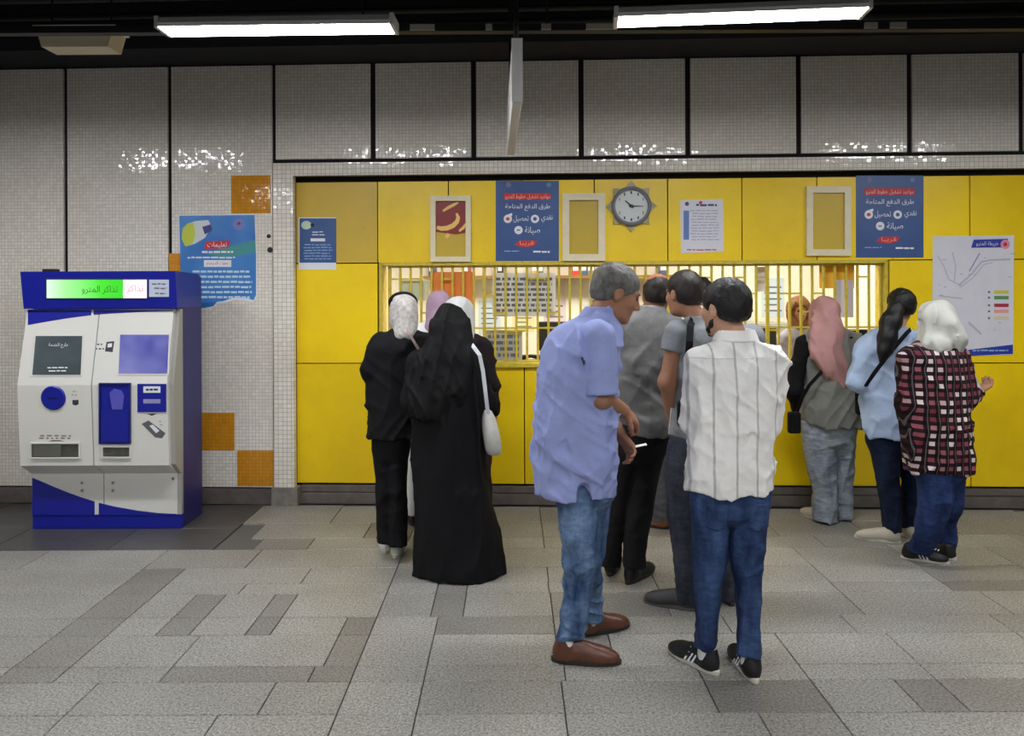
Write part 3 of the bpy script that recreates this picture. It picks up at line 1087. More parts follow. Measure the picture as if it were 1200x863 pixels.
put(disc_px(821, 237.5, 2.0, YP, WN, 0.0035, 0.0006), 'crest', M_RED, t)
put(disc_px(805, 239, 2.4, YP, WN, 0.0035, 0.0006), 'crest', mat('print_navy', (60, 64, 130), 0.5), t)

# ---- station map
t = wthing('station_map', 'large white metro map poster with blue bands on the yellow wall', 'poster', on_plane(1140, 418, YP, WN))
put(poly_px([(1093, 277), (1188, 276), (1187, 416), (1092, 419)], YP, WN, 0.004), 'sheet', mat('map_paper', (222, 220, 228), 0.4, var=0.04), t)
M_NAVY = mat('print_blue_band', (48, 62, 158), 0.45)
put(poly_px([(1141, 281), (1181, 280), (1181, 290), (1138, 290.5)], YP, WN, 0.0006, 0.0045), 'title_band', M_NAVY, t)
put(disc_px(1178, 286.5, 5.5, YP, WN, 0.0052, 0.0006), 'round_logo', mat('print_pink', (226, 150, 170), 0.5), t)
put(disc_px(1178, 286.5, 2.3, YP, WN, 0.006, 0.0006), 'logo_mark', M_RED, t)
put(text_px(arabic('خريطة المترو'), 1144, 283, 1170, 289, YP, WN, 0.0058), 'title_lettering', M_PW, t)
put(poly_px([(1128, 411), (1187, 404), (1187, 415), (1120, 418)], YP, WN, 0.0006, 0.0045), 'footer_band', M_NAVY, t)
put(lines_px(1138, 1183, [411], 1.6, YP, WN, 0.0055, 9), 'footer_lettering', M_PLB, t)
for (y, c, nm) in ((342.5, (214, 206, 70), 'yellow_key'), (349, (96, 150, 90), 'green_key'), (358, (178, 50, 70), 'red_key'), (365, (238, 160, 150), 'pink_key'), (373, (226, 210, 170), 'beige_key')):
    put(poly_px(rect(1165, y - 2, 1182, y + 2), YP, WN, 0.0006, 0.0045), nm, mat(nm, c, 0.5), t)
    put(disc_px(1159, y, 1.4, YP, WN, 0.0045, 0.0006), 'key_dot', M_INK, t)


def route(pts, w, m, nm):
    mb = MB()
    for (a, c) in zip(pts, pts[1:]):
        dx, dy = c[0] - a[0], c[1] - a[1]
        q = math.hypot(dx, dy)
        nx, ny = -dy / q * w / 2, dx / q * w / 2
        mb.extrude([on_plane(x, y, YP + WN * 0.0046, WN) for x, y in ((a[0] + nx, a[1] + ny), (c[0] + nx, c[1] + ny), (c[0] - nx, c[1] - ny), (a[0] - nx, a[1] - ny))], WN * 0.0006)
    put(mb, nm, m, t)


M_RT = mat('print_route_grey', (190, 190, 198), 0.5)
route([(1123, 335), (1138, 322), (1150, 307), (1160, 305), (1184, 304)], 2.2, M_RT, 'route_line')
route([(1125, 337), (1141, 325), (1153, 310), (1163, 308)], 1.2, M_RT, 'route_line')
route([(1099, 300), (1106, 312), (1112, 328), (1128, 336)], 1.2, M_RT, 'route_line')
route([(1116, 296), (1120, 312), (1118, 330)], 1.2, mat('print_route_lilac', (190, 184, 204), 0.5), 'route_line')
route([(1135, 378), (1150, 392)], 2.6, M_RT, 'route_line')
route([(1148, 297), (1136, 318)], 1.4, mat('print_route_mauve', (150, 140, 176), 0.5), 'route_line')
route([(1100, 347), (1128, 350)], 1.6, M_RT, 'route_line')
random.seed(8)
for q in range(26):
    x, y = random.uniform(1098, 1184), random.uniform(296, 396)
    put(lines_px(x, x + random.uniform(4, 9), [y], 0.9, YP, WN, 0.0045, q), 'station_name', mat('print_faint', (168, 170, 200), 0.5), t)

# ---- small blue poster on the faded panel
t = wthing('small_poster', 'small blue poster with white foot strip on the faded yellow panel', 'poster', on_plane(371, 316, YP, WN))
put(poly_px(rect(350, 255, 394, 316), YP, WN, 0.003), 'sheet', M_PW, t)
put(poly_px(rect(351, 256, 394, 308), YP, WN, 0.0006, 0.0035), 'blue_field', M_POST, t)
put(disc_px(359, 264, 6, YP, WN, 0.0045, 0.0006, 5), 'pale_picture', mat('print_pale_green', (196, 214, 190), 0.5), t)
put(disc_px(366, 264, 2.2, YP, WN, 0.0055, 0.0006), 'dark_picture', M_BLACK, t)
put(poly_px(rect(364, 279.5, 381, 283), YP, WN, 0.0006, 0.0045), 'white_label', M_PW, t)
put(lines_px(355, 390, [287 + 3.3 * q for q in range(6)], 0.9, YP, WN, 0.0045, 12), 'printed_lines', M_PLB, t)
put(lines_px(365, 382, [272, 275.5], 1.0, YP, WN, 0.0045, 13), 'heading', M_PW, t)

# ---- torn blue poster by the machine
t = wthing('torn_poster', 'large blue poster with a torn lower edge on the tiled wall beside the ticket machine', 'poster', on_plane(254, 360, TP, WN))
put(poly_px([(209, 252), (298, 251), (301, 300), (301, 349), (297, 354), (288, 353), (278, 351.5), (270, 353), (262, 356), (254, 357), (250, 361), (240, 363), (228, 364), (212, 364)], TP, WN, 0.003), 'sheet', M_PW, t)
put(poly_px([(210, 253), (298, 252), (300, 300), (300, 346), (297, 352), (288, 349), (278, 348.5), (270, 350), (262, 353), (254, 354), (250, 359), (240, 361), (228, 362), (213, 362)], TP, WN, 0.0008, 0.0035), 'blue_field', M_POST2, t)
L = 0.0047
put(poly_px([(240, 297), (299, 281), (299, 296), (262, 303)], TP, WN, 0.0005, L), 'green_sweep', mat('print_teal', (70, 150, 150), 0.5), t)
put(MB().extrude([on_plane(x, y, TP + WN * L, WN) for x, y in ((214, 268), (220, 262), (230, 259), (244, 258), (248, 266), (240, 279), (228, 286), (217, 289), (213, 280))], WN * 0.0006), 'picture_card', mat('print_pale_grey', (214, 220, 216), 0.5), t)
put(MB().extrude([on_plane(x, y, TP + WN * (L + 0.001), WN) for x, y in ((214, 268), (220, 262), (227, 261), (229, 275), (226, 285), (217, 289), (213, 280))], WN * 0.0006), 'picture_card_lime', mat('print_lime', (204, 214, 70), 0.5), t)
put(poly_px([(237, 266), (247, 263), (249, 270), (240, 275)], TP, WN, 0.0006, L + 0.001), 'picture_machine', mat('print_navy', (60, 64, 130), 0.5), t)
put(disc_px(280, 263, 7, TP, WN, L, 0.0006), 'pale_crest', mat('print_soft_mauve', (120, 130, 196), 0.5), t)
put(disc_px(280, 262, 2, TP, WN, L + 0.001, 0.0006), 'crest_mark', mat('print_wine', (130, 50, 80), 0.5), t)
put(poly_px([(242, 283), (270, 282), (267, 291), (239, 292)], TP, WN, 0.0006, L), 'red_label', M_RED, t)
put(text_px(arabic('تعليمات'), 243, 283.5, 266, 291, TP, WN, L + 0.0015), 'red_label_lettering', M_PW, t)
put(lines_px(236, 276, [295.5], 2.2, TP, WN, L + 0.001, 21), 'printed_lines', M_PW, t)
put(lines_px(216, 276, [302], 1.8, TP, WN, L + 0.001, 22), 'printed_lines', M_PW, t)
put(poly_px(rect(239, 305, 271, 313), TP, WN, 0.0006, L), 'white_label', M_PW, t)
put(text_px(arabic('خطوات الاستخدام'), 242, 306.5, 268, 312, TP, WN, L + 0.0015), 'white_label_lettering', M_RED, t)
put(lines_px(222, 296, [318.5 + 6.0 * q for q in range(6)], 2.4, TP, WN, L + 0.001, 23), 'printed_lines', mat('print_sky', (196, 222, 240), 0.5), t)
# holes left by fixings in the mosaic
for (x, y, r) in ((315, 277, 2.4), (316.5, 293, 3.2)):
    o = disc_px(x, y, r, woff(-0.03) if x > 322 else TP, WN, 0.0005, 0.004).build('fixing_plug', M_BLACK)
    tag(o, 'dark fixing plug in the mosaic beside the torn poster', 'plug', 'fixing plugs in the mosaic')

# ================================================================ ticket machine
MBLUE = mat('machine_blue', (26, 34, 150), 0.32, var=0.04)
MBLUED = mat('machine_side_blue', (40, 40, 112), 0.4)
MWHT = mat('machine_white', (222, 220, 213), 0.35)
MGREY = mat('machine_grey', (170, 168, 162), 0.4)
XL, XR = -3.344, -2.304
YB = 5.345                      # front of the plinth
YK = 5.70
tm = thing('ticket_machine', 'white and blue ticket vending machine with a green lit header', 'ticket machine', ((XL + XR) / 2, 5.5, 0))
MB().box(XL, XR, YB + 0.02, YK, 0.0, 1.76, 0.006).build('cabinet', MBLUED, tm)
MB().box(XL, XR, YB, YB + 0.03, 0.0, 0.095, 0.003).build('plinth', MBLUE, tm)
# header with slanted face
hz0, hz1 = 1.535, 1.79
hd = MB().extrude([(XL - 0.008, YK - 0.06, hz0), (XL - 0.008, 5.27, hz0), (XL - 0.008, 5.235, hz1), (XL - 0.008, YK - 0.06, hz1 - 0.015)], (XR - XL + 0.016, 0, 0)).build('header', MBLUE, tm)
HN = Vector((0, -(hz1 - hz0), -0.035)).normalized()
HP = Vector((0, 5.27, hz0))


def glow(name, stops, power):
    k = NT(name)
    g = k.n('ShaderNodeTexCoord').outputs['Object']
    sx_ = k.n('ShaderNodeSeparateXYZ')
    k.l(g, sx_.inputs[0])
    f = k.math('MULTIPLY_ADD', sx_.outputs[0], 1 / 0.54, 0.72)
    c = k.ramp(f, stops)
    k.l(c, k.b.inputs['Base Color'])
    k.l(c, k.b.inputs['Emission Color'])
    k.b.inputs['Emission Strength'].default_value = power
    k.b.inputs['Roughness'].default_value = 0.3
    MATS[name] = k.m
    return k.m


MGLOW = glow('header_green_glow', [(0.0, lin((214, 246, 220))), (0.3, lin((150, 232, 140))), (0.75, lin((70, 205, 50))), (1.0, lin((60, 195, 45)))], 0.16)
MLIT = mat('header_white_glow', (246, 240, 244), 0.3, emit=(250, 244, 248), power=0.14)
put(poly_px(rect(53, 326, 174, 351), HP, HN, 0.004), 'lightbox_rim', MBLUED, tm)
lb = put(poly_px(rect(55, 328, 144, 349.5), HP, HN, 0.003, 0.005), 'lightbox', MGLOW, tm)
put(text_px(arabic('تذاكر المترو'), 96, 335, 138, 345, HP, HN, 0.0095), 'lightbox_lettering', mat('print_dark_green', (60, 120, 50), 0.5), lb)
lw = put(poly_px(rect(144.5, 328, 172, 349.5), HP, HN, 0.003, 0.005), 'lightbox', MLIT, tm)
put(text_px(arabic('تذاكر'), 148, 334, 168, 344, HP, HN, 0.0095), 'lightbox_lettering', mat('print_rose', (232, 150, 170), 0.5), lw)
lp = put(poly_px(rect(175, 328, 198, 348), HP, HN, 0.003, 0.001), 'header_plate', mat('plate_pale', (206, 214, 232), 0.4), tm)
put(lines_px(178, 196, [333, 338, 344], 1.6, HP, HN, 0.0048, 31), 'plate_print', M_INK, lp)['kind'] = 'stuff'
MB().box(XL + 0.10, XL + 0.19, 5.30, 5.36, 1.7855, 1.81, 0.004).build('camera_block', M_BLACK, tm)

# front doors: profile in (y, z)
prof = [(5.298, 1.53), (5.262, 1.36), (5.186, 1.02), (5.215, 0.47), (YB - 0.004, 0.385), (YB - 0.004, 0.100), (YB + 0.03, 0.100), (YB + 0.03, 1.53)]
xs_ = on_plane(108.5, 500, Vector((0, 5.2, 1)), Vector((0, -1, 0))).x
ld = MB().extrude([(XL, y, z) for y, z in prof], (xs_ - 0.004 - XL, 0, 0)).build('front_door', MWHT, tm)
rd = MB().extrude([(xs_ + 0.004, y, z) for y, z in prof], (XR - 0.03 - xs_ - 0.004, 0, 0)).build('front_door', MWHT, tm)
MB().extrude([(XR - 0.03, y + 0.035 if i < 4 else y, z) for i, (y, z) in enumerate(prof)], (0.03, 0, 0)).build('side_trim', MGREY, tm)
MB().extrude([(xs_ - 0.004, y + 0.008 if i < 6 else y, z) for i, (y, z) in enumerate(prof)], (0.008, 0, 0)).build('door_gap', MGREY, tm)


def face(i):
    (y0, z0), (y1, z1) = prof[i], prof[i + 1]
    p = Vector((0, y0, z0))
    n = Vector((0, -(z0 - z1), -(y0 - y1) if False else (y1 - y0) * -1)).normalized()
    n = Vector((0, z1 - z0, -(y1 - y0))).normalized()
    if n.y > 0:
        n = -n
    return p, n


F0, F1, F2, F3, F4 = [face(i) for i in range(5)]
# blue sweep under the header
put(poly_px([(33, 363.5), (107, 363.5), (107, 369.5), (80, 373), (55, 377), (33, 381)], F0[0], F0[1], 0.003, 0.0), 'blue_sweep', MBLUE, ld)
put(poly_px([(110, 363.5), (203, 363.5), (203, 364.5), (160, 366), (130, 367.5), (110, 369)], F0[0], F0[1], 0.003, 0.0), 'blue_sweep', MBLUE, rd)
# screens
MSCR1 = blue_mat('dark_screen', (66, 76, 80), (88, 98, 100))
MSCR2 = blue_mat('violet_screen', (84, 86, 170), (140, 142, 206))
MSCR2.node_tree.nodes['Principled BSDF'].inputs['Roughness'].default_value = 0.15
MSCR1.node_tree.nodes['Principled BSDF'].inputs['Roughness'].default_value = 0.15
F1p = F1
put(poly_px([(40, 392), (98.5, 392), (96.5, 441.5), (36, 441.5)], F1p[0], F1p[1], 0.004), 'screen_bezel', MWHT, ld)
s1 = put(poly_px([(42, 394), (96.5, 394), (94.5, 439.5), (38, 439.5)], F1p[0], F1p[1], 0.002, 0.0042), 'screen', MSCR1, ld)
put(text_px(arabic('خارج الخدمة'), 57, 402, 80, 408, F1p[0], F1p[1], 0.0068), 'screen_lettering', M_PW, ld)
put(lines_px(54, 80, [431, 435], 1.4, F1p[0], F1p[1], 0.0066, 41), 'screen_lettering', M_PW, ld)
put(poly_px([(139.5, 390.5), (200, 390.5), (198, 440), (137.5, 440)], F1p[0], F1p[1], 0.004), 'screen_bezel', MWHT, rd)
put(poly_px([(141, 392.5), (198, 392.5), (196, 438), (139, 438)], F1p[0], F1p[1], 0.002, 0.0042), 'screen', MSCR2, rd)
M_DKP = mat('print_dark', (54, 54, 60), 0.5)
put(poly_px([(125, 401), (134, 400), (132, 413), (123, 412)], F1p[0], F1p[1], 0.0008), 'card_icon', M_DKP, rd)
put(poly_px([(126.5, 403), (131.5, 402.5), (131, 407), (126, 407.5)], F1p[0], F1p[1], 0.0012), 'card_icon_detail', M_PW, rd)
put(lines_px(112, 122, [404, 409], 1.5, F1p[0], F1p[1], 0.0008, 44, 1.5, (1.5, 3)), 'arrow_icon', M_DKP, rd)
# coin slot
cp = on_plane(62.8, 466.5, *F2)
cs = MB().lathe([(0.083, 0.0), (0.083, 0.006), (0.076, 0.012), (0.0, 0.012)], cp, F2[1], 32).build('coin_unit', MBLUE, ld)
MB().box(cp.x - 0.035, cp.x + 0.035, cp.y - 0.016, cp.y - 0.010, cp.z - 0.006, cp.z + 0.006).build('coin_slot', M_BLACK, cs) if False else None
MB().extrude([cp + Vector((dx, 0, dz)) + F2[1] * 0.0122 for dx, dz in ((-0.032, -0.004), (0.032, -0.004), (0.032, 0.004), (-0.032, 0.004))], F2[1] * 0.001).build('coin_slot', mat('slot_dark', (10, 12, 60), 0.5), ld)
put(poly_px([(85, 469), (92, 469), (92, 474), (88.5, 475.5), (85, 474)], F2[0], F2[1], 0.0008), 'coin_icon', M_DKP, ld)
put(lines_px(84, 92, [459, 463], 1.5, F2[0], F2[1], 0.0008, 47, 1.5, (2, 3)), 'coin_icon', MGREY, ld)
put(lines_px(45, 86, [511, 514], 1.8, F2[0], F2[1], 0.0008, 48, 3, (2, 6)), 'banknote_icon', mat('print_taupe', (150, 130, 124), 0.5), ld)
put(poly_px([(56, 517.5), (62, 516.2), (70, 516.2), (76, 517.5)], F2[0], F2[1], 0.0008), 'arrow_icon', M_DKP, ld)


def recess(x0, y0, x1, y1, depth, m, name, parent, rimw=1.5, mrim=None):
    """framed pocket standing on the door: rim proud, dark floor, real depth"""
    p0, n = F2
    rim = MB()
    for r in (rect(x0 - rimw, y0 - rimw, x1 + rimw, y0), rect(x0 - rimw, y1, x1 + rimw, y1 + rimw), rect(x0 - rimw, y0, x0, y1), rect(x1, y0, x1 + rimw, y1)):
        rim.extrude([on_plane(x, y, p0, n) for x, y in r], n * depth)
    rim.build(name + '_rim', mrim or MWHT, parent)
    return put(poly_px(rect(x0, y0, x1, y1), p0, n, 0.0015), name, m, parent)


MSTEEL = mat('tray_steel', (112, 112, 104), 0.35, 0.7, var=0.2, vscale=25)
recess(37.5, 520, 93, 536, 0.012, MSTEEL, 'change_tray', ld)
put(poly_px(rect(40, 521, 72, 535), F2[0], F2[1], 0.006, 0.002), 'tray_flap', mat('tray_flap', (134, 134, 126), 0.3, 0.6), ld)
recess(121, 524, 152.5, 535.5, 0.012, MSTEEL, 'ticket_tray', rd)
bp = recess(118, 450, 152.5, 519, 0.014, MBLUE, 'card_bay', rd, 1.2, MBLUED)
put(poly_px(rect(119, 481, 151.5, 518), F2[0], F2[1], 0.010, 0.002), 'card_shelf', MBLUE, rd)
put(poly_px([(129, 460), (134, 456), (143, 458), (146, 464), (144, 480), (132, 480)], F2[0], F2[1], 0.008, 0.002), 'card_holder', mat('holder_violet', (92, 92, 190), 0.3), rd)
put(poly_px(rect(161.5, 450, 195, 483), F2[0], F2[1], 0.006), 'payment_panel', MBLUE, rd)
put(poly_px(rect(168, 453, 188, 460.5), F2[0], F2[1], 0.0015, 0.0062), 'payment_label', M_PW, rd)
put(lines_px(170, 187, [456.8], 2.2, F2[0], F2[1], 0.008, 51, 1, (3, 6)), 'payment_lettering', M_DKP, rd)
put(poly_px(rect(168, 468, 188, 473), F2[0], F2[1], 0.0015, 0.0062), 'payment_slot', mat('slot_lilac', (150, 152, 196), 0.4), rd)
put(poly_px([(172, 485), (184, 485), (178, 487.5)], F2[0], F2[1], 0.0008), 'arrow_icon', M_DKP, rd)
put(poly_px([(166, 497), (174, 493), (194, 508), (190, 514), (182, 513)], F2[0], F2[1], 0.0008), 'ticket_icon', mat('print_grey_dark', (96, 96, 98), 0.5), rd)
put(poly_px([(175, 499), (179, 498), (187, 505), (183, 508)], F2[0], F2[1], 0.0014), 'ticket_icon_detail', M_PW, rd)
put(lines_px(184, 194, [494, 498], 1.4, F2[0], F2[1], 0.0008, 53, 2, (2, 3)), 'ticket_icon', MGREY, rd)
# lower doors: blue sweep and locks
put(poly_px([(38, 560), (50, 565), (65, 571.5), (80, 577.5), (95, 583), (111, 588), (111, 604), (38, 604)], F4[0], F4[1], 0.003), 'blue_sweep', MBLUE, ld)
put(poly_px([(116, 589.5), (135, 594), (160, 598.5), (185, 601.5), (207, 602.5), (207, 604), (116, 604)], F4[0], F4[1], 0.003), 'blue_sweep', MBLUE, rd)
for (x, y) in ((96.5, 566), (96.5, 575), (132.5, 566), (132.5, 575), (203, 561)):
    p = on_plane(x, y, *F4)
    MB().lathe([(0.011, 0.0), (0.011, 0.005), (0.006, 0.007)], p, F4[1], 12).build('lock', MGREY, ld if x < 111 else rd)
    MB().extrude([p + Vector((dx, 0, dz)) + F4[1] * 0.0072 for dx, dz in ((-0.002, -0.007), (0.002, -0.007), (0.002, 0.007), (-0.002, 0.007))], F4[1] * 0.0006).build('keyhole', M_BLACK, ld if x < 111 else rd)
# ================================================================ sculpting: smooth distance fields -> one continuous mesh
_rng = np.random.RandomState(7)
_LAT = _rng.rand(32, 32, 32).astype(np.float32)


def vnoise(x, y, z):
    xi, yi, zi = np.floor(x).astype(int), np.floor(y).astype(int), np.floor(z).astype(int)
    fx, fy, fz = x - xi, y - yi, z - zi
    fx, fy, fz = fx * fx * (3 - 2 * fx), fy * fy * (3 - 2 * fy), fz * fz * (3 - 2 * fz)
    r = 0
    for a in (0, 1):
        for b_ in (0, 1):
            for c_ in (0, 1):
                w = (fx if a else 1 - fx) * (fy if b_ else 1 - fy) * (fz if c_ else 1 - fz)
                r = r + w * _LAT[(xi + a) & 31, (yi + b_) & 31, (zi + c_) & 31]
    return r


def hermite(xs, ys, t):
    xs, ys = np.asarray(xs, float), np.asarray(ys, float)
    if len(xs) < 3:
        return np.interp(t, xs, ys)
    d = np.diff(ys) / np.diff(xs)
    m = np.zeros(len(xs))
    m[1:-1] = np.where(d[:-1] * d[1:] > 0, 2 * d[:-1] * d[1:] / np.where(np.abs(d[:-1] + d[1:]) < 1e-9, 1, d[:-1] + d[1:]), 0)
    m[0], m[-1] = d[0], d[-1]
    t = np.clip(t, xs[0], xs[-1])
    i = np.clip(np.searchsorted(xs, t) - 1, 0, len(xs) - 2)
    h = xs[i + 1] - xs[i]
    s = (t - xs[i]) / h
    return (2 * s**3 - 3 * s**2 + 1) * ys[i] + (s**3 - 2 * s**2 + s) * h * m[i] + (-2 * s**3 + 3 * s**2) * ys[i + 1] + (s**3 - s**2) * h * m[i + 1]


class Sdf:
    def __init__(s, h=0.007):
        s.h = h
        s.p = []
        s.disp = []
        s.post = False
        s.off = 0.0

    def _add(s, op, k, fn, lo, hi):
        s.p.append((op, k, fn, np.array(lo, float), np.array(hi, float), s.post))
        return s

    def cap(s, a, b, ra, rb, k=0.02, op='u', flat=None):
        a, b = np.array(a, float), np.array(b, float)
        ba = b - a
        L2 = max(ba @ ba, 1e-9)
        m = max(ra, rb)

        def fn(X, Y, Z):
            px, py, pz = X - a[0], Y - a[1], Z - a[2]
            t = np.clip((px * ba[0] + py * ba[1] + pz * ba[2]) / L2, 0, 1)
            qx, qy, qz = px - t * ba[0], py - t * ba[1], pz - t * ba[2]
            d2 = qx * qx + qy * qy + qz * qz
            if flat is not None:
                n, f = flat
                dn = qx * n[0] + qy * n[1] + qz * n[2]
                d2 = d2 + (f * f - 1) * dn * dn
            return np.sqrt(d2) - (ra + (rb - ra) * t)
        return s._add(op, k, fn, np.minimum(a, b) - m, np.maximum(a, b) + m)

    def chain(s, pts, rs, k=0.02, op='u'):
        for i in range(len(pts) - 1):
            s.cap(pts[i], pts[i + 1], rs[i], rs[i + 1], k, op)
        return s

    def ell(s, c, r, R=None, k=0.02, op='u'):
        c, r = np.array(c, float), np.array(r, float)
        R = np.eye(3) if R is None else R
        ext = np.abs(R) @ r

        def fn(X, Y, Z):
            dx, dy, dz = X - c[0], Y - c[1], Z - c[2]
            q = [(R[0, i] * dx + R[1, i] * dy + R[2, i] * dz) / r[i] for i in range(3)]
            k0 = np.sqrt(q[0]**2 + q[1]**2 + q[2]**2)
            k1 = np.sqrt((q[0] / r[0])**2 + (q[1] / r[1])**2 + (q[2] / r[2])**2)
            return k0 * (k0 - 1) / np.maximum(k1, 1e-6)
        return s._add(op, k, fn, c - ext, c + ext)

    def loft(s, secs, p=2.2, k=0.02, op='u', grow=0.0, z0=None, z1=None):
        """secs: (cx, cy, z, rx, ry)"""
        secs = sorted(secs, key=lambda q: q[2])
        A = np.array(secs, float)
        zs = A[:, 2]
        za, zb = (zs[0] if z0 is None else z0), (zs[-1] if z1 is None else z1)

        def fn(X, Y, Z):
            z = np.ravel(Z)
            sh = Z.shape
            cx, cy, rx, ry = [hermite(zs, A[:, i], z).reshape(sh) for i in (0, 1, 3, 4)]
            rx, ry = np.maximum(rx + grow, 0.004), np.maximum(ry + grow, 0.004)
            q = ((np.abs(X - cx) / rx)**p + (np.abs(Y - cy) / ry)**p)**(1.0 / p)
            d = (q - 1) * np.minimum(rx, ry)
            return np.maximum(d, np.maximum(za - Z, Z - zb))
        mx = A[:, 3].max() + grow
        my = A[:, 4].max() + grow
        return s._add(op, k, fn, (A[:, 0].min() - mx, A[:, 1].min() - my, za), (A[:, 0].max() + mx, A[:, 1].max() + my, zb))

    def half(s, pt, n, k=0.004):
        """cut away everything on the side n points to"""
        pt, n = np.array(pt, float), np.array(n, float) / np.linalg.norm(n)

        return s._add('h', k, lambda X, Y, Z: (X - pt[0]) * n[0] + (Y - pt[1]) * n[1] + (Z - pt[2]) * n[2], (0, 0, 0), (0, 0, 0))

    def fold(s, amp, fx, fy, fz, seed=0.0, zr=None, ridge=False):
        def fn(x, y, z):
            n = vnoise(x * fx + seed, y * fy + seed * 1.7, z * fz + seed * 0.6)
            if ridge:
                w2 = vnoise(x * fx * 0.5 + 9 + seed, y * fy * 0.5, z * fz * 0.5) * 1.6
                n = vnoise(x * fx + seed + w2, y * fy + seed * 1.7 - w2, z * fz + seed * 0.6 + w2)
                n = (0.3 - (1 - np.abs(2 * n - 1)) ** 4) * 0.8
            else:
                n = 2 * n - 1
            w = 1.0
            if zr is not None:
                w = np.clip((z - zr[0]) / max(1e-6, zr[1] - zr[0]), 0, 1)
            return amp * n * w
        s.disp.append(fn)
        return s

    def fold2(s, amp, d, fa, fc, seed=0.0, zw=None):
        """long creases running along direction d"""
        d = np.array(d, float) / np.linalg.norm(d)
        e1 = np.cross(d, (0.0, 1.0, 0.0))
        e1 /= np.linalg.norm(e1)
        e2 = np.cross(d, e1)

        def fn(x, y, z):
            t = x * d[0] + y * d[1] + z * d[2]
            u = x * e1[0] + y * e1[1] + z * e1[2]
            v = x * e2[0] + y * e2[1] + z * e2[2]
            w = vnoise(t * fa * 0.7 + seed, u * 3 + 5, v * 3 + seed) * 1.3
            n = vnoise(t * fa + seed * 1.3, u * fc + w + seed, v * fc * 0.8 - w + 3)
            m = vnoise(t * 2.3 + 7 + seed, u * 4 + seed, v * 4)
            r = (0.28 - (1 - np.abs(2 * n - 1)) ** 3) * np.clip(m * 1.9 - 0.25, 0, 1.2)
            if zw is not None:
                r = r * np.exp(-((z - zw[0]) / zw[1]) ** 2)
            return 1.45 * amp * r
        s.disp.append(fn)
        return s

    def slice(s, off, halves):
        """a thin patch lying on this surface, cut out by half spaces"""
        q = Sdf(s.h)
        q.p, q.disp, q.off = [x for x in s.p if not x[5]], list(s.disp), off
        q.post = True
        for pt, n in halves:
            q.half(pt, n, 0.001)
        return q

    def _displace(s, D, ax):
        msk = np.abs(D) < 0.06
        ii = np.nonzero(msk)
        x, y, z = ax[0][ii[0]], ax[1][ii[1]], ax[2][ii[2]]
        t = 0
        for fn in s.disp:
            t = t + fn(x, y, z)
        D[ii] += t

    def mesh(s, name, smooth=1):
        un = [q for q in s.p if q[0] == 'u']
        pad = 3.5 * s.h + 0.015
        lo = np.min([q[3] for q in un], 0) - pad
        hi = np.max([q[4] for q in un], 0) + pad
        n = np.ceil((hi - lo) / s.h).astype(int) + 1
        ax = [(lo[i] + np.arange(n[i]) * s.h).astype(np.float32) for i in range(3)]
        D = np.full(n, 0.2, np.float32)
        for op, k, fn, plo, phi, post in sorted(s.p + [('d', 0, None, 0, 0, True)] if s.disp or s.off else s.p, key=lambda q: (q[5], q[0] != 'd')):
            if op == 'd':
                if s.disp:
                    s._displace(D, ax)
                D -= s.off
                continue
            if op == 'h':
                sl = (slice(None),) * 3
            else:
                m = k + 3 * s.h
                a = np.clip(np.floor((plo - m - lo) / s.h).astype(int), 0, n)
                b_ = np.clip(np.ceil((phi + m - lo) / s.h).astype(int) + 1, 0, n)
                if np.any(b_ <= a):
                    continue
                sl = tuple(slice(a[i], b_[i]) for i in range(3))
            X, Y, Z = ax[0][sl[0]][:, None, None], ax[1][sl[1]][None, :, None], ax[2][sl[2]][None, None, :]
            d = np.asarray(fn(X, Y, Z), np.float32)
            cur = D[sl]
            if op == 'u':
                hh = np.maximum(k - np.abs(cur - d), 0) / k
                D[sl] = np.minimum(cur, d) - hh * hh * k * 0.25
            else:
                e = -d if op == 's' else d
                hh = np.maximum(k - np.abs(cur - e), 0) / k
                D[sl] = np.maximum(cur, e) + hh * hh * k * 0.25
        v, f = nets(D, lo, s.h)
        for _ in range(smooth):
            v = relax(v, f)
        me = bpy.data.meshes.new(name)
        me.vertices.add(len(v))
        me.vertices.foreach_set('co', v.astype(np.float32).ravel())
        me.loops.add(len(f) * 4)
        me.loops.foreach_set('vertex_index', f.astype(np.int32).ravel())
        me.polygons.add(len(f))
        me.polygons.foreach_set('loop_start', np.arange(0, len(f) * 4, 4, dtype=np.int32))
        me.polygons.foreach_set('use_smooth', np.ones(len(f), bool))
        me.update(calc_edges=True)
        return me


def relax(v, f, lam=0.5):
    acc = np.zeros_like(v)
    cnt = np.zeros(len(v))
    for a, b_ in ((0, 1), (1, 2), (2, 3), (3, 0)):
        for p, q in ((a, b_), (b_, a)):
            idx = f[:, p]
            cnt += np.bincount(idx, minlength=len(v))
            for c_ in range(3):
                acc[:, c_] += np.bincount(idx, weights=v[f[:, q], c_], minlength=len(v))
    m = acc / np.maximum(cnt, 1)[:, None]
    return v * (1 - lam) + m * lam


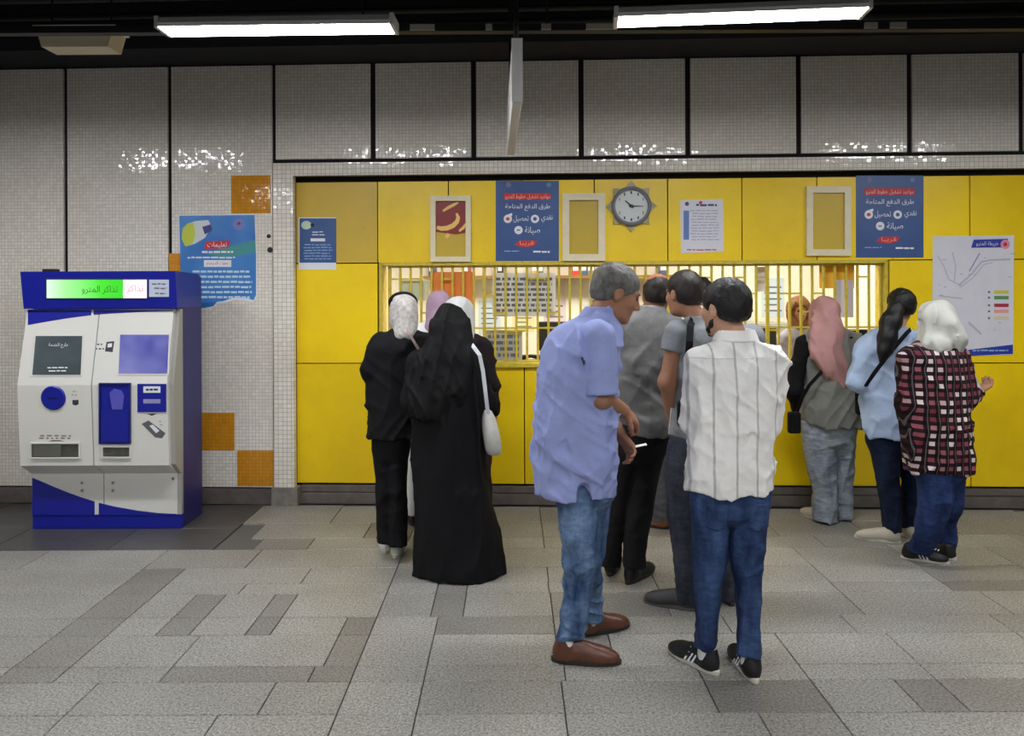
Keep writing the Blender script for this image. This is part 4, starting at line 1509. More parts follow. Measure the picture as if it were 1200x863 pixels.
def nets(D, lo, h):
    S = D < 0
    c = np.zeros(np.array(D.shape) - 1, np.int8)
    offs = [(i, j, k) for i in (0, 1) for j in (0, 1) for k in (0, 1)]
    nx, ny, nz = c.shape
    for (i, j, k) in offs:
        c += S[i:i + nx, j:j + ny, k:k + nz]
    cells = np.argwhere((c > 0) & (c < 8))
    idx = np.full(c.shape, -1, np.int64)
    idx[cells[:, 0], cells[:, 1], cells[:, 2]] = np.arange(len(cells))
    acc = np.zeros((len(cells), 3))
    cnt = np.zeros(len(cells))
    vals = {o: D[cells[:, 0] + o[0], cells[:, 1] + o[1], cells[:, 2] + o[2]] for o in offs}
    for a in offs:
        for d in range(3):
            if a[d]:
                continue
            b_ = tuple(1 if i == d else a[i] for i in range(3))
            va, vb = vals[a], vals[b_]
            m = (va < 0) != (vb < 0)
            t = np.where(m, va / np.where(m, va - vb, 1), 0)
            for i in range(3):
                acc[:, i] += np.where(m, a[i] + (t if i == d else 0), 0)
            cnt += m
    v = lo + (cells + acc / cnt[:, None]) * h
    F_ = []
    for d in range(3):
        e1, e2 = [(1, 2), (2, 0), (0, 1)][d]
        sl0 = [slice(None)] * 3
        sl1 = [slice(None)] * 3
        sl0[d], sl1[d] = slice(0, -1), slice(1, None)
        A, B = S[tuple(sl0)], S[tuple(sl1)]
        for flip, msk in ((False, A & ~B), (True, ~A & B)):
            e = np.argwhere(msk)
            ok = (e[:, e1] > 0) & (e[:, e2] > 0) & (e[:, e1] < D.shape[e1] - 1) & (e[:, e2] < D.shape[e2] - 1)
            e = e[ok]
            q = []
            for (o1, o2) in ((-1, -1), (0, -1), (0, 0), (-1, 0)):
                w = e.copy()
                w[:, e1] += o1
                w[:, e2] += o2
                q.append(idx[w[:, 0], w[:, 1], w[:, 2]])
            q = np.stack(q, 1)
            F_.append(q[:, ::-1] if flip else q)
    return v, np.concatenate(F_)


def rot(yaw=0, pitch=0, roll=0):
    y, p, r = [math.radians(a) for a in (yaw, pitch, roll)]
    M = Matrix.Rotation(-y, 3, 'Z') @ Matrix.Rotation(-p, 3, 'X') @ Matrix.Rotation(r, 3, 'Y')
    return np.array(M)


# ================================================================ people
def cloth(name, rgb, rough=0.85, var=0.12, vscale=6, bump=0.35, bscale=22, bdist=0.008):
    m = mat(name, rgb, rough, 0, 0.25, var, vscale, bump * 1.6, bscale, bdist)
    return m


def denim(name, rgb, fade, rough=0.8):
    if name in MATS:
        return MATS[name]
    k = NT(name)
    v = k.obj()
    mp = k.n('ShaderNodeMapping')
    mp.inputs['Scale'].default_value = (1, 1, 0.35)
    k.l(v, mp.inputs[0])
    f = k.ramp(k.noise(mp.outputs[0], 9, 5, 0.6), [(0.35, lin(rgb)), (0.72, lin(fade))])
    mp2 = k.n('ShaderNodeMapping')
    mp2.inputs['Scale'].default_value = (0.4, 0.4, 1)
    k.l(v, mp2.inputs[0])
    g = k.noise(mp2.outputs[0], 55, 4, 0.65)
    c = k.mix(1.0, f, k.ramp(g, [(0.35, (0.72, 0.74, 0.78, 1)), (0.65, (1.15, 1.15, 1.12, 1))]), 'MULTIPLY')
    k.l(c, k.b.inputs['Base Color'])
    k.b.inputs['Roughness'].default_value = rough
    k.b.inputs['Specular IOR Level'].default_value = 0.2
    k.l(k.bump(g, 0.5, 0.008), k.b.inputs['Normal'])
    MATS[name] = k.m
    return k.m


def striped(name, base, line, period, width, x0=0.0):
    k = NT(name)
    s = k.n('ShaderNodeSeparateXYZ')
    k.l(k.obj(), s.inputs[0])
    f = k.math('PINGPONG', k.math('ADD', s.outputs[0], x0), period / 2)
    m = k.math('LESS_THAN', f, width / 2)
    wv = k.noise(k.obj(), 60, 2)
    m = k.math('MULTIPLY', m, k.math('MULTIPLY_ADD', wv, 0.6, 0.35))
    b2 = k.ramp(k.noise(k.obj(), 5, 3), [(0.3, tuple(x * 0.93 for x in lin(base)[:3]) + (1,)), (0.7, lin(base))])
    k.l(k.mix(m, b2, lin(line)), k.b.inputs['Base Color'])
    k.b.inputs['Roughness'].default_value = 0.8
    k.b.inputs['Specular IOR Level'].default_value = 0.25
    k.l(k.bump(k.noise(k.obj(), 22, 3), 0.3, 0.008), k.b.inputs['Normal'])
    MATS[name] = k.m
    return k.m


def plaid(name, period=0.047):
    k = NT(name)
    s = k.n('ShaderNodeSeparateXYZ')
    nz = k.n('ShaderNodeVectorMath', operation='ADD')
    k.l(k.obj(), nz.inputs[0])
    w = k.n('ShaderNodeTexNoise')
    w.inputs['Scale'].default_value = 7
    k.l(k.obj(), w.inputs['Vector'])
    sc = k.n('ShaderNodeVectorMath', operation='SCALE')
    k.l(w.outputs['Color'], sc.inputs[0])
    sc.inputs['Scale'].default_value = 0.010
    k.l(sc.outputs[0], nz.inputs[1])
    k.l(nz.outputs[0], s.inputs[0])
    x = k.math('MULTIPLY_ADD', s.outputs[1], 0.3, s.outputs[0])
    ms, fl_ = [], []
    for q in (x, s.outputs[2]):
        dv = k.math('DIVIDE', q, period)
        ms.append(k.math('LESS_THAN', k.math('FRACT', dv), 0.52))
        fl_.append(k.math('FLOOR', dv))
    cb = k.n('ShaderNodeCombineXYZ')
    k.l(fl_[0], cb.inputs[0])
    k.l(fl_[1], cb.inputs[1])
    wn = k.n('ShaderNodeTexWhiteNoise', noise_dimensions='2D')
    k.l(cb.outputs[0], wn.inputs['Vector'])
    blk = k.ramp(wn.outputs['Value'], [(0.0, lin((104, 40, 52))), (0.5, lin((146, 84, 94))), (0.85, lin((218, 204, 204)))])
    both = k.math('MULTIPLY', ms[0], ms[1])
    one = k.math('MAXIMUM', ms[0], ms[1])
    c1 = k.mix(one, lin((10, 8, 11)), lin((42, 17, 24)))
    thin = k.math('LESS_THAN', k.math('FRACT', k.math('MULTIPLY_ADD', x, 1 / period, 0.22)), 0.09)
    c1 = k.mix(k.math('MULTIPLY', thin, 0.12), c1, lin((220, 210, 210)))
    k.l(k.mix(both, c1, blk), k.b.inputs['Base Color'])
    k.b.inputs['Roughness'].default_value = 0.85
    k.b.inputs['Specular IOR Level'].default_value = 0.2
    k.l(k.bump(k.noise(k.obj(), 22, 3), 0.3, 0.008), k.b.inputs['Normal'])
    MATS[name] = k.m
    return k.m


M_EYEW = mat('eye', (60, 48, 42), 0.2)
M_BLK = cloth('black_cloth', (15, 15, 18))
M_BLK2 = cloth('black_scarf_cloth', (12, 12, 14), 0.75)


def hand_sdf(s, w, d, pn, side, curl=35, sc=1.0, k=0.007):
    """palm and five fingers; w wrist, d pointing direction, pn palm normal, side +1/-1 picks the thumb side"""
    d = np.array(d, float)
    d /= np.linalg.norm(d)
    pn = np.array(pn, float)
    pn -= d * (pn @ d)
    pn /= np.linalg.norm(pn)
    ac = np.cross(d, pn) * side       # towards the thumb
    w = np.array(w, float)
    for o, r in ((0.024, 0.017), (0.006, 0.018), (-0.014, 0.017), (-0.028, 0.014)):
        s.cap(w + ac * o * 0.5 * sc, w + (d * 0.085 + ac * o) * sc, r * sc, (r - 0.003) * sc, k * 1.5)
    for o, ln, r in ((0.030, 0.074, 0.0092), (0.010, 0.083, 0.0095), (-0.011, 0.077, 0.009), (-0.031, 0.060, 0.0082)):
        p = w + (d * 0.088 + ac * o) * sc
        for q, fr_ in enumerate((0.45, 0.32, 0.23)):
            ang = math.radians(curl * (q + 0.6))
            v = d * math.cos(ang) + pn * math.sin(ang)
            e = p + v * ln * fr_ * sc
            s.cap(p, e, r * sc * (1 - 0.08 * q), r * sc * (0.92 - 0.08 * q), k)
            p = e
    p = w + (d * 0.02 + ac * 0.026) * sc
    v = d * 0.6 + ac * 0.75 + pn * 0.25
    v /= np.linalg.norm(v)
    e = p + v * 0.045 * sc
    s.cap(p, e, 0.0135 * sc, 0.011 * sc, k)
    v = d * 0.85 + ac * 0.2 + pn * 0.5
    v /= np.linalg.norm(v)
    s.cap(e, e + v * 0.036 * sc, 0.0105 * sc, 0.0085 * sc, k)


def shoe_parts(kind):
    s = Sdf(0.0055)
    if kind == 'wedge':
        kind = 'sneaker'
    s.ell((0, 0.125, 0.03), (0.046, 0.075, 0.038), k=0.02)
    s.ell((0, 0.045, 0.045), (0.042, 0.105, 0.046), k=0.03)
    s.ell((0, -0.05, 0.045), (0.038, 0.055, 0.06), k=0.03)
    s.cap((0, -0.045, 0.06), (0, -0.048, 0.092), 0.042, 0.04, 0.02)
    s.cap((0, 0.01, 0.085), (0, 0.055, 0.075), 0.022, 0.018, 0.02)
    s.ell((0, -0.04, 0.135), (0.031, 0.05, 0.034), k=0.006, op='s')
    s.half((0, 0, 0.016), (0, 0, -1), 0.002)
    s.half((0, 0, 0.112), (0, 0.25, 1), 0.006)
    return s.mesh('shoe', 1)


SHOE_ME = shoe_parts('sneaker')
SOLE = []
for q in range(28):
    a = 2 * math.pi * q / 28
    y = math.cos(a)
    x = math.sin(a)
    SOLE.append(((0.046 if y > 0 else 0.041) * x * (1 - 0.12 * (1 - abs(y))), 0.048 + y * 0.158))


class Person:
    def __init__(s, px, depth, label, group=None, h=0.008, skin=(150, 108, 84)):
        s.D = depth
        s.X0 = P(px, HY)[0] / F * depth
        s.root = thing('person', label, 'person', (s.X0, depth, 0), group)
        s.h = h
        s.body = Sdf(h)
        s.skin = mat('skin_%d_%d_%d' % skin, skin, 0.55, 0, 0.4, 0.08, 14, 0.1, 120, 0.002)

    def J(s, px, py, dy=0.0):
        a, b_ = P(px, py)
        d = s.D + dy
        return np.array((a / F * d - s.X0, dy, HC - b_ / F * d))

    def G(s, px, py):
        """ground point -> local"""
        a, b_ = P(px, py)
        d = F * HC / b_
        return np.array((a / F * d - s.X0, d - s.D, 0.0))

    def S(s, rows_, ry, dy=0.0):
        out = []
        for r in rows_:
            px, py, hw = r[:3]
            y = r[3] if len(r) > 3 else dy
            q = r[4] if len(r) > 4 else ry
            j = s.J(px, py, y)
            out.append((j[0], j[1], j[2], hw * (s.D + y) / F, q))
        return out

    def torso(s, rows_, ry):
        out = []
        for i, r in enumerate(rows_):
            r = list(r)
            r[1] += 7 if i == 0 else 5
            r[2] *= 0.8 if i else 0.75
            if len(r) > 4:
                r[4] *= 0.8
            out.append(tuple(r))
        s.body.loft(s.S(out, ry * 0.8), 2.2, 0.02)

    def put(s, sdf, name, m, smooth=1):
        me = sdf.mesh(name, smooth)
        me.materials.append(m)
        return link(name, me, s.root)

    def head(s, c, yaw, pitch=0, roll=0, sc=1.0, neck=None, nr=0.05):
        R = rot(yaw, pitch, roll)
        c = np.array(c, float)
        s.hc, s.hR, s.hs = c, R, sc
        b_ = s.body
        T = lambda p: c + R @ (np.array(p) * sc)
        s.T = T
        e = lambda p, r, k=0.02, op='u': b_.ell(T(p), np.array(r) * sc, R, k, op)
        e((0, -0.014, 0.036), (0.077, 0.098, 0.086))
        e((0, 0.028, -0.030), (0.063, 0.068, 0.084), 0.03)
        e((0, 0.046, -0.082), (0.046, 0.044, 0.034), 0.03)
        for q in (-1, 1):
            e((q * 0.040, 0.066, -0.020), (0.024, 0.022, 0.026), 0.02)
            b_.cap(T((q * 0.014, 0.086, 0.028)), T((q * 0.046, 0.074, 0.026)), 0.012 * sc, 0.010 * sc, 0.015)
            e((q * 0.031, 0.103, 0.006), (0.016, 0.016, 0.012), 0.012, 's')
            e((q * 0.078, -0.008, -0.006), (0.010, 0.022, 0.033), 0.006)
            e((q * 0.088, -0.004, -0.002), (0.006, 0.012, 0.018), 0.006, 's')
            b_.cap(T((q * 0.010, 0.101, -0.034)), T((q * 0.012, 0.098, -0.034)), 0.009 * sc, 0.009 * sc, 0.008)
        b_.cap(T((0, 0.090, 0.018)), T((0, 0.116, -0.027)), 0.009 * sc, 0.012 * sc, 0.012)
        b_.cap(T((-0.018, 0.089, -0.058)), T((0.018, 0.089, -0.058)), 0.008 * sc, 0.008 * sc, 0.008)
        b_.cap(T((-0.016, 0.088, -0.072)), T((0.016, 0.088, -0.072)), 0.008 * sc, 0.008 * sc, 0.008)
        b_.cap(T((-0.02, 0.099, -0.0655)), T((0.02, 0.099, -0.0655)), 0.0035 * sc, 0.0035 * sc, 0.004, 's')
        e((0, 0.080, -0.098), (0.020, 0.018, 0.018), 0.015)
        if neck is not None:
            b_.cap(T((0, -0.018, -0.05)), neck, nr * sc, (nr + 0.006) * sc, 0.03)

    def eyes(s):
        for q in (-1, 1):
            c = s.T((q * 0.031, 0.082, 0.006))
            mb = MB().lathe([(0.0005, -0.012), (0.008, -0.009), (0.012, 0), (0.008, 0.009), (0.0005, 0.012)], c, (0, 0, 1), 12)
            me_w = mb.v
            mb.v = [tuple(Vector(v) + Vector(FR[s.root.name].translation)) for v in me_w]
            mb.build('eye', M_EYEW, s.root, smooth=True)

    def skin_up(s):
        o = s.put(s.body, 'body', s.skin)
        s.eyes()
        return o

    def hair(s, m, top=0.0, bald=False, low=-0.05, front=0.055, vol=0.0, name='hair'):
        R, T, sc = s.hR, s.T, s.hs
        h = Sdf(min(s.h, 0.007))
        h.ell(T((0, -0.018, 0.040)), np.array((0.084 + vol, 0.106 + vol, 0.094 + top)) * sc, R, 0.02)
        h.ell(T((0, -0.052, -0.012)), np.array((0.074 + vol, 0.062 + vol * 0.6, 0.064)) * sc, R, 0.03)
        h.ell(T((0, 0.13, -0.035)), np.array((0.090, 0.095, 0.100)) * sc, R, 0.01, 's')
        for q in (-1, 1):
            h.ell(T((q * 0.085, 0.004, -0.020)), np.array((0.030, 0.030, 0.040)) * sc, R, 0.008, 's')
        h.half(T((0, -0.05, low)), R @ np.array((0, 0.25, -1.0)), 0.008)
        if bald:
            h.half(T((0, -0.02, 0.048)), R @ np.array((0, 0.5, 1.0)), 0.012)
        h.fold(0.004, 60, 60, 22, 3.3)
        h.fold(0.003, 120, 120, 60, 1.3)
        return s.put(h, name, m, 1)

    def scarf(s, m, drape, folds=0.006, size=1.0, extra=None, face=True, seed=1.0, name='headscarf'):
        """headscarf: cap over the head, wrap round the neck and a drape"""
        R, T, sc = s.hR, s.T, s.hs * size
        h = Sdf(min(s.h, 0.008))
        h.ell(T((0, -0.012, 0.026)), np.array((0.094, 0.117, 0.106)) * sc, R, 0.03)
        h.ell(T((0, 0.012, -0.050)), np.array((0.084, 0.092, 0.088)) * sc, R, 0.04)
        for pts, rs in drape:
            h.chain(pts, rs, 0.05)
        if extra:
            extra(h)
        if face:
            h.ell(T((0, 0.135, -0.025)), np.array((0.056, 0.080, 0.080)), R, 0.012, 's')
        h.fold(folds, 14, 14, 5, seed)
        h.fold2(folds * 2.0, (0.25, 0.15, 1), 2.5, 13, seed + 4)
        h.fold2(folds * 1.3, (-0.5, 0.2, 1), 3, 18, seed + 8)
        return s.put(h, name, m, 1)

    def shoe(s, px, py, yaw, upper, sole, pitch=0, sc=1.0, lift=0.0, label=None, extra=None):
        g = s.G(px, py)
        M = Matrix.Translation((g[0], g[1], lift)) @ Matrix.Rotation(math.radians(-yaw), 4, 'Z') @ Matrix.Rotation(math.radians(pitch), 4, 'X') @ Matrix.Scale(sc, 4) @ Matrix.Translation((0, 0.04, 0))
        me = SHOE_ME.copy()
        me.materials.append(upper)
        o = link('shoe', me, s.root)
        o.matrix_local = M
        mb = MB()
        n = len(SOLE)
        rings = []
        for (z, g_) in ((0.0, -0.004), (0.004, 0.0), (0.022, 0.001), (0.026, -0.003)):
            rings += [(x * (1 + g_ / 0.045), 0.048 + (y - 0.048) * (1 + g_ / 0.158), z) for x, y in SOLE]
        fs = [list(range(n))[::-1], list(range(3 * n, 4 * n))]
        for r_ in range(3):
            for q in range(n):
                fs.append((r_ * n + q, r_ * n + (q + 1) % n, (r_ + 1) * n + (q + 1) % n, (r_ + 1) * n + q))
        mb.add(rings, fs)
        FR[o.name] = Matrix.Identity(4)
        so = mb.build('sole', sole, o)
        lc = MB()
        for q in range(4):
            y = 0.045 + q * 0.021
            z = 0.094 - q * 0.0085
            lc.tube([(-0.026, y - 0.006, z - 0.010), (0, y, z + 0.003), (0.026, y - 0.006, z - 0.010)], 0.0032, 5)
        if extra != 'plain':
            lc.build('laces', M_PW if extra in ('stripes', 'light') else mat('lace_dark', (60, 50, 44), 0.7), o)
        if extra == 'stripes':
            for sd in (-1, 1):
                for q in range(3):
                    y = 0.012 + q * 0.022
                    x = 0.0435
                    MB().add([(sd * (x + 0.003), y, 0.026), (sd * (x + 0.003), y + 0.010, 0.026), (sd * (x - 0.006), y - 0.012, 0.066), (sd * (x - 0.006), y - 0.022, 0.066),
                              (sd * (x - 0.01), y, 0.026), (sd * (x - 0.01), y + 0.010, 0.026), (sd * (x - 0.02), y - 0.012, 0.066), (sd * (x - 0.02), y - 0.022, 0.066)],
                             [(0, 1, 2, 3), (7, 6, 5, 4), (0, 4, 5, 1), (1, 5, 6, 2), (2, 6, 7, 3), (3, 7, 4, 0)]).build('stripe', M_PW, o)
        return o

    def sleeve(s, a, b_, ra, rb, m, seed=1.0, h=None):
        """short open sleeve from the shoulder a to the cuff b_"""
        q = Sdf(h or s.h)
        ax_ = (b_ - a) / np.linalg.norm(b_ - a)
        q.cap(a, b_ + ax_ * 0.05, ra, rb, 0.01)
        q.fold(0.006, 14, 14, 8, seed, None, True)
        q.fold(0.004, 12, 12, 12, seed + 3)
        q.post = True
        q.half(b_, ax_, 0.003)
        q.cap(b_ - ax_ * 0.015, b_ + ax_ * 0.1, rb - 0.016, rb - 0.014, 0.004, 's')
        return s.put(q, 'sleeve', m)

    def strap(s, pts, w, m, name, parent=None, t=0.004, nrm=(0, -1, 0)):
        base = Vector(FR[s.root.name].translation)
        mb = MB().strip([Vector(p) + base for p in pts], w, t, nrm)
        return mb.build(name, m, parent or s.root)

    def world(s, p):
        return Vector(p) + Vector(FR[s.root.name].translation)
HAIR_BLK = mat('black_hair', (16, 14, 14), 0.5, 0, 0.4, 0.2, 40, 0.6, 160, 0.004)
HAIR_BRN = mat('dark_brown_hair', (38, 30, 25), 0.5, 0, 0.4, 0.2, 40, 0.6, 160, 0.004)
HAIR_GRY = mat('grey_hair', (96, 94, 90), 0.55, 0, 0.4, 0.45, 30, 0.6, 160, 0.004)
SOLE_W = mat('white_sole', (206, 202, 190), 0.6, var=0.1, vscale=30)
SOLE_D = mat('dark_sole', (44, 38, 34), 0.6)
SH_BLK = mat('black_shoe', (24, 23, 24), 0.5, var=0.1)
SH_BRN = mat('brown_leather', (92, 54, 38), 0.38, var=0.25, vscale=18, bump=0.3, bscale=40)
SH_GRY = mat('charcoal_shoe', (58, 56, 58), 0.6)
SH_WHT = mat('white_shoe', (222, 220, 214), 0.5)
SH_BGE = mat('beige_shoe', (190, 182, 164), 0.6)
SOCK = cloth('white_sock', (226, 226, 224))


def trousers(p, m, hips, left, right, ry_h, ry_l, name='trousers', f=0.004, seed=2.0, pockets=()):
    t = Sdf(p.h)
    hs_ = p.S(hips, ry_h)
    x_, y_, z_, a_, b__ = hs_[-1]
    hs_[-1] = (x_, y_, z_, a_ * 0.6, b__ * 0.55)
    hs_.insert(-1, (x_, y_, z_ + 0.05, a_ * 0.97, b__ * 0.93))
    t.loft(hs_, 2.3, 0.03)
    for leg in (left, right):
        sec = p.S(leg, ry_l)
        t.loft(sec, 2.1, 0.010)
    t.fold(f, 9, 9, 16, seed)
    t.fold2(f * 1.6, (0.12, 0, 1), 2.5, 13, seed + 3)
    t.fold2(f * 1.7, (1, 0.2, 0.35), 4, 17, seed + 6, (0.45, 0.22))
    t.fold2(f * 2.0, (1, 0.2, -0.3), 4, 20, seed + 9, (0.12, 0.10))
    t.fold2(f * 1.4, (0.8, 0.2, 0.7), 3, 15, seed + 2, (0.8, 0.14))
    o = p.put(t, name, m)
    for (x0, y0, x1, y1) in pockets:
        a, c = p.J(x0, y0), p.J(x1, y1)
        p.put(t.slice(0.005, [((a[0], 0, 0), (-1, 0, 0)), ((c[0], 0, 0), (1, 0, 0)), ((0, 0, a[2]), (0, 0, 1)), ((a[0], 0, c[2]), (-0.35, 0, -1)), ((c[0], 0, c[2]), (0.35, 0, -1)), ((0, -0.03, 0), (0, 1, 0))]), 'back_pocket', m)
    return o


# ---------------------------------------------------------------- young man in the white striped shirt
p = Person(857, 3.3, 'person in white striped shirt and blue jeans standing with back turned', h=0.0065, skin=(196, 150, 120))
p.head(p.J(849, 362, 0.02), -32, 4, sc=1.0, neck=p.J(861, 400, -0.01), nr=0.052)
p.torso([(861, 396, 22), (862, 412, 44), (862, 440, 44), (858, 500, 38), (857, 560, 36)], 0.09)
aL = [p.J(818, 424, 0.0), p.J(815, 492, 0.03), p.J(838, 508, 0.22)]
aR = [p.J(904, 422, 0.0), p.J(899, 496, 0.06), p.J(868, 500, 0.26)]
for a in (aL, aR):
    p.body.chain(a, [0.05, 0.04, 0.028], 0.03)
hand_sdf(p.body, aL[2], (0.5, 0.8, 0.1), (0.2, -0.2, -1), -1, 30)
hand_sdf(p.body, aR[2], (-0.6, 0.8, 0.1), (0, -0.2, -1), 1, 30)
p.skin_up()
p.hair(HAIR_BLK, top=0.002, low=-0.052, vol=0.006)
bd = Sdf(0.0055)                                       # short beard along the jaw
for q in (-1, 1):
    bd.chain([p.T((q * 0.051, 0.012, -0.040)), p.T((q * 0.050, 0.026, -0.062)), p.T((q * 0.036, 0.055, -0.088)), p.T((0, 0.082, -0.1))], [0.012, 0.014, 0.015, 0.016], 0.015)
bd.fold(0.003, 90, 90, 90, 2)
p.put(bd, 'beard', HAIR_BLK)
M_STRIPE = striped('white_striped_shirt_cloth', (240, 238, 234), (160, 158, 160), 0.089, 0.009, 0.018)
sh = Sdf(0.006)
sh.fold(0.006, 10, 10, 5, 1.0)
sh.fold2(0.012, (0.15, 0, 1), 2.0, 10, 1.0 + 1.5)
sh.fold2(0.008, (0.7, 0.2, 0.8), 3, 13, 1.0 + 4)
sh.fold2(0.007, (-0.9, 0.1, 0.6), 3, 14, 1.0 + 7)
sh.fold(0.008, 9, 9, 4, 5.0, None, True)
sh.fold(0.006, 12, 12, 14, 9.0, None, True)
sh.fold(0.004, 22, 22, 22, 3.0, None, True)
sec = p.S([(863, 392, 20, 0.0, 0.075), (863, 400, 27, 0.0, 0.09), (862, 409, 44, 0.0, 0.108), (862, 419, 54, 0.0, 0.12), (862, 440, 55, 0.0, 0.13), (861, 465, 52, 0.0, 0.13), (858, 500, 48, 0.0, 0.125), (855, 540, 48, 0.0, 0.128), (854, 575, 49, 0.0, 0.135)], 0.12)
sh.loft(sec, 2.3, 0.03)
sh.chain(aL[:2], [0.066, 0.058], 0.025)
sh.chain([aL[1], aL[1] * 0.25 + aL[2] * 0.75], [0.058, 0.042], 0.02)
sh.chain(aR[:2], [0.066, 0.058], 0.03)
sh.chain([aR[1], aR[1] * 0.25 + aR[2] * 0.75], [0.058, 0.042], 0.02)
for x in (800, 908):                                    # shirt tail: sides higher than the middle
    sh.ell(p.J(x, 582, 0.0), (0.10, 0.2, 0.045), None, 0.01, 's')
sh.ell(p.J(861, 384, 0.015), (0.062, 0.066, 0.034), None, 0.008, 's')

o = p.put(sh, 'shirt', M_STRIPE)
o['label'] = 'white shirt with thin grey vertical stripes'
col = Sdf(0.0055)                                      # collar stand
col.loft(p.S([(862, 386, 21.5, 0.005, 0.078), (862, 400, 27, 0.0, 0.098)], 0.08), 2.1, 0.01)
col.loft(p.S([(862, 378, 18, 0.005, 0.064), (862, 404, 22.5, 0.0, 0.082)], 0.08), 2.1, 0.004, 's')
p.put(col, 'collar', mat('white_collar_cloth', (238, 236, 232), 0.8))
M_SEAM = mat('yoke_seam', (176, 174, 174), 0.85)
for yy in (417.0, 421.5):
    z1, z0 = p.J(862, yy)[2], p.J(862, yy + 1.3)[2]
    p.put(sh.slice(0.002, [((0, 0, z1), (0, 0, 1)), ((0, 0, z0), (0, 0, -1)), ((0, -0.02, 0), (0, 1, 0))]), 'yoke_seam', M_SEAM)
M_J1 = denim('blue_denim', (25, 39, 74), (72, 96, 138))
trousers(p, M_J1, [(857, 545, 44), (857, 570, 45), (857, 590, 45), (857, 612, 40)],
         [(835, 575, 24, 0.0, 0.105), (832, 610, 21, 0.01, 0.095), (831, 650, 18.5, 0.02, 0.08), (829, 690, 15.5, 0.025, 0.068), (828, 735, 13, 0.025, 0.058), (827, 759, 12.5, 0.02, 0.056)],
         [(879, 575, 24, 0.0, 0.105), (877, 610, 21, 0.0, 0.095), (876, 650, 17.5, -0.01, 0.08), (877, 690, 14.5, -0.03, 0.066), (878, 735, 12.5, -0.04, 0.056), (879, 765, 12, -0.04, 0.054)], 0.115, 0.08, 'jeans', 0.005, pockets=((822, 583, 846, 612), (868, 583, 893, 612)))
for (x, y, yw, dy) in ((829, 786, -34, 0.02), (880, 794, -4, -0.04)):
    p.shoe(x, y, yw, SH_BLK, SOLE_W, sc=0.93, extra='stripes')
    sk = Sdf(0.006)
    j = p.G(x, y)
    sk.cap((j[0], j[1], 0.06), (j[0], j[1], 0.17), 0.043, 0.036, 0.01)
    p.put(sk, 'sock', SOCK)

# ---------------------------------------------------------------- grey haired man in the blue shirt
p = Person(680, 3.45, 'person in pale blue short sleeved shirt and jeans, seen from the side', h=0.0065, skin=(158, 112, 86))
p.head(p.J(722, 344, 0.0), 84, 22, sc=1.02, neck=p.J(700, 378, 0.0), nr=0.058)
p.torso([(698, 376, 20, 0, 0.09), (686, 395, 36, 0, 0.15), (680, 430, 40, 0, 0.16), (674, 490, 42, 0, 0.15), (676, 560, 38, 0, 0.14)], 0.15)
aR = [p.J(700, 396, -0.15), p.J(704, 466, -0.17), p.J(731, 482, 0.0)]
aL = [p.J(694, 396, 0.16), p.J(700, 465, 0.18), p.J(724, 505, 0.06)]
for a in (aL, aR):
    p.body.chain(a, [0.056, 0.045, 0.031], 0.03)
hand_sdf(p.body, aR[2], (0.62, 0.55, -0.55), (-0.2, 0.6, -0.8), -1, 42, 1.05)
hand_sdf(p.body, aL[2], (0.55, -0.2, -0.8), (-0.6, -0.5, -0.4), 1, 40, 1.05)
p.skin_up()
p.hair(HAIR_GRY, top=-0.002, low=-0.05, vol=0.002)
eb = Sdf(0.005)
for q in (-1, 1):
    eb.cap(p.T((q * 0.018, 0.097, 0.030)), p.T((q * 0.046, 0.084, 0.028)), 0.005, 0.004, 0.004)
p.put(eb, 'eyebrows', HAIR_BRN)
M_BLUE = cloth('pale_blue_shirt_cloth', (146, 156, 205), 0.8, 0.10, 7, 0.3, 20)
sh = Sdf(0.0065)
sec = p.S([(702, 366, 14, 0, 0.07), (698, 372, 20, 0, 0.10), (689, 381, 34, 0, 0.155), (683, 395, 41, 0, 0.19), (679, 415, 43.5, 0, 0.20), (677, 440, 43.5, 0, 0.20), (675, 490, 46, 0, 0.19), (674, 530, 46, 0, 0.185), (674, 574, 45, 0, 0.185)], 0.19)
sh.loft(sec, 2.2, 0.03)
p.sleeve(aR[0], aR[1] * 0.96 + aR[0] * 0.04, 0.080, 0.076, M_BLUE, 2.0, 0.0065)
p.sleeve(aL[0], aL[1] * 0.96 + aL[0] * 0.04, 0.080, 0.076, M_BLUE, 3.0, 0.0065)
sh.ell(p.J(684, 584, -0.19), (0.038, 0.10, 0.062), None, 0.01, 's')
sh.fold(0.008, 9, 9, 2.5, 1.4)
sh.fold2(0.012, (0.15, 0, 1), 2.0, 10, 1.4 + 1.5)
sh.fold2(0.008, (0.7, 0.2, 0.8), 3, 13, 1.4 + 4)
sh.fold2(0.007, (-0.9, 0.1, 0.6), 3, 14, 1.4 + 7)
sh.fold2(0.018, (-0.12, 0, 1), 1.5, 9, 6.0)
sh.fold2(0.010, (0.5, 0.2, 0.9), 2.4, 12, 2.0)
sh.fold2(0.007, (-0.9, 0.2, 0.6), 3, 15, 9.0)
o = p.put(sh, 'shirt', M_BLUE)
cl = Sdf(0.0055)
cl.loft(p.S([(703, 359, 17, 0, 0.074), (697, 374, 22, 0, 0.092)], 0.08), 2.1, 0.01)
cl.loft(p.S([(705, 354, 14, 0, 0.060), (698, 378, 19, 0, 0.078)], 0.08), 2.1, 0.004, 's')
p.put(cl, 'collar', M_BLUE)
M_J2 = denim('faded_blue_denim', (36, 60, 98), (124, 150, 184))
g1, g2 = p.G(668, 775), p.G(694, 742)
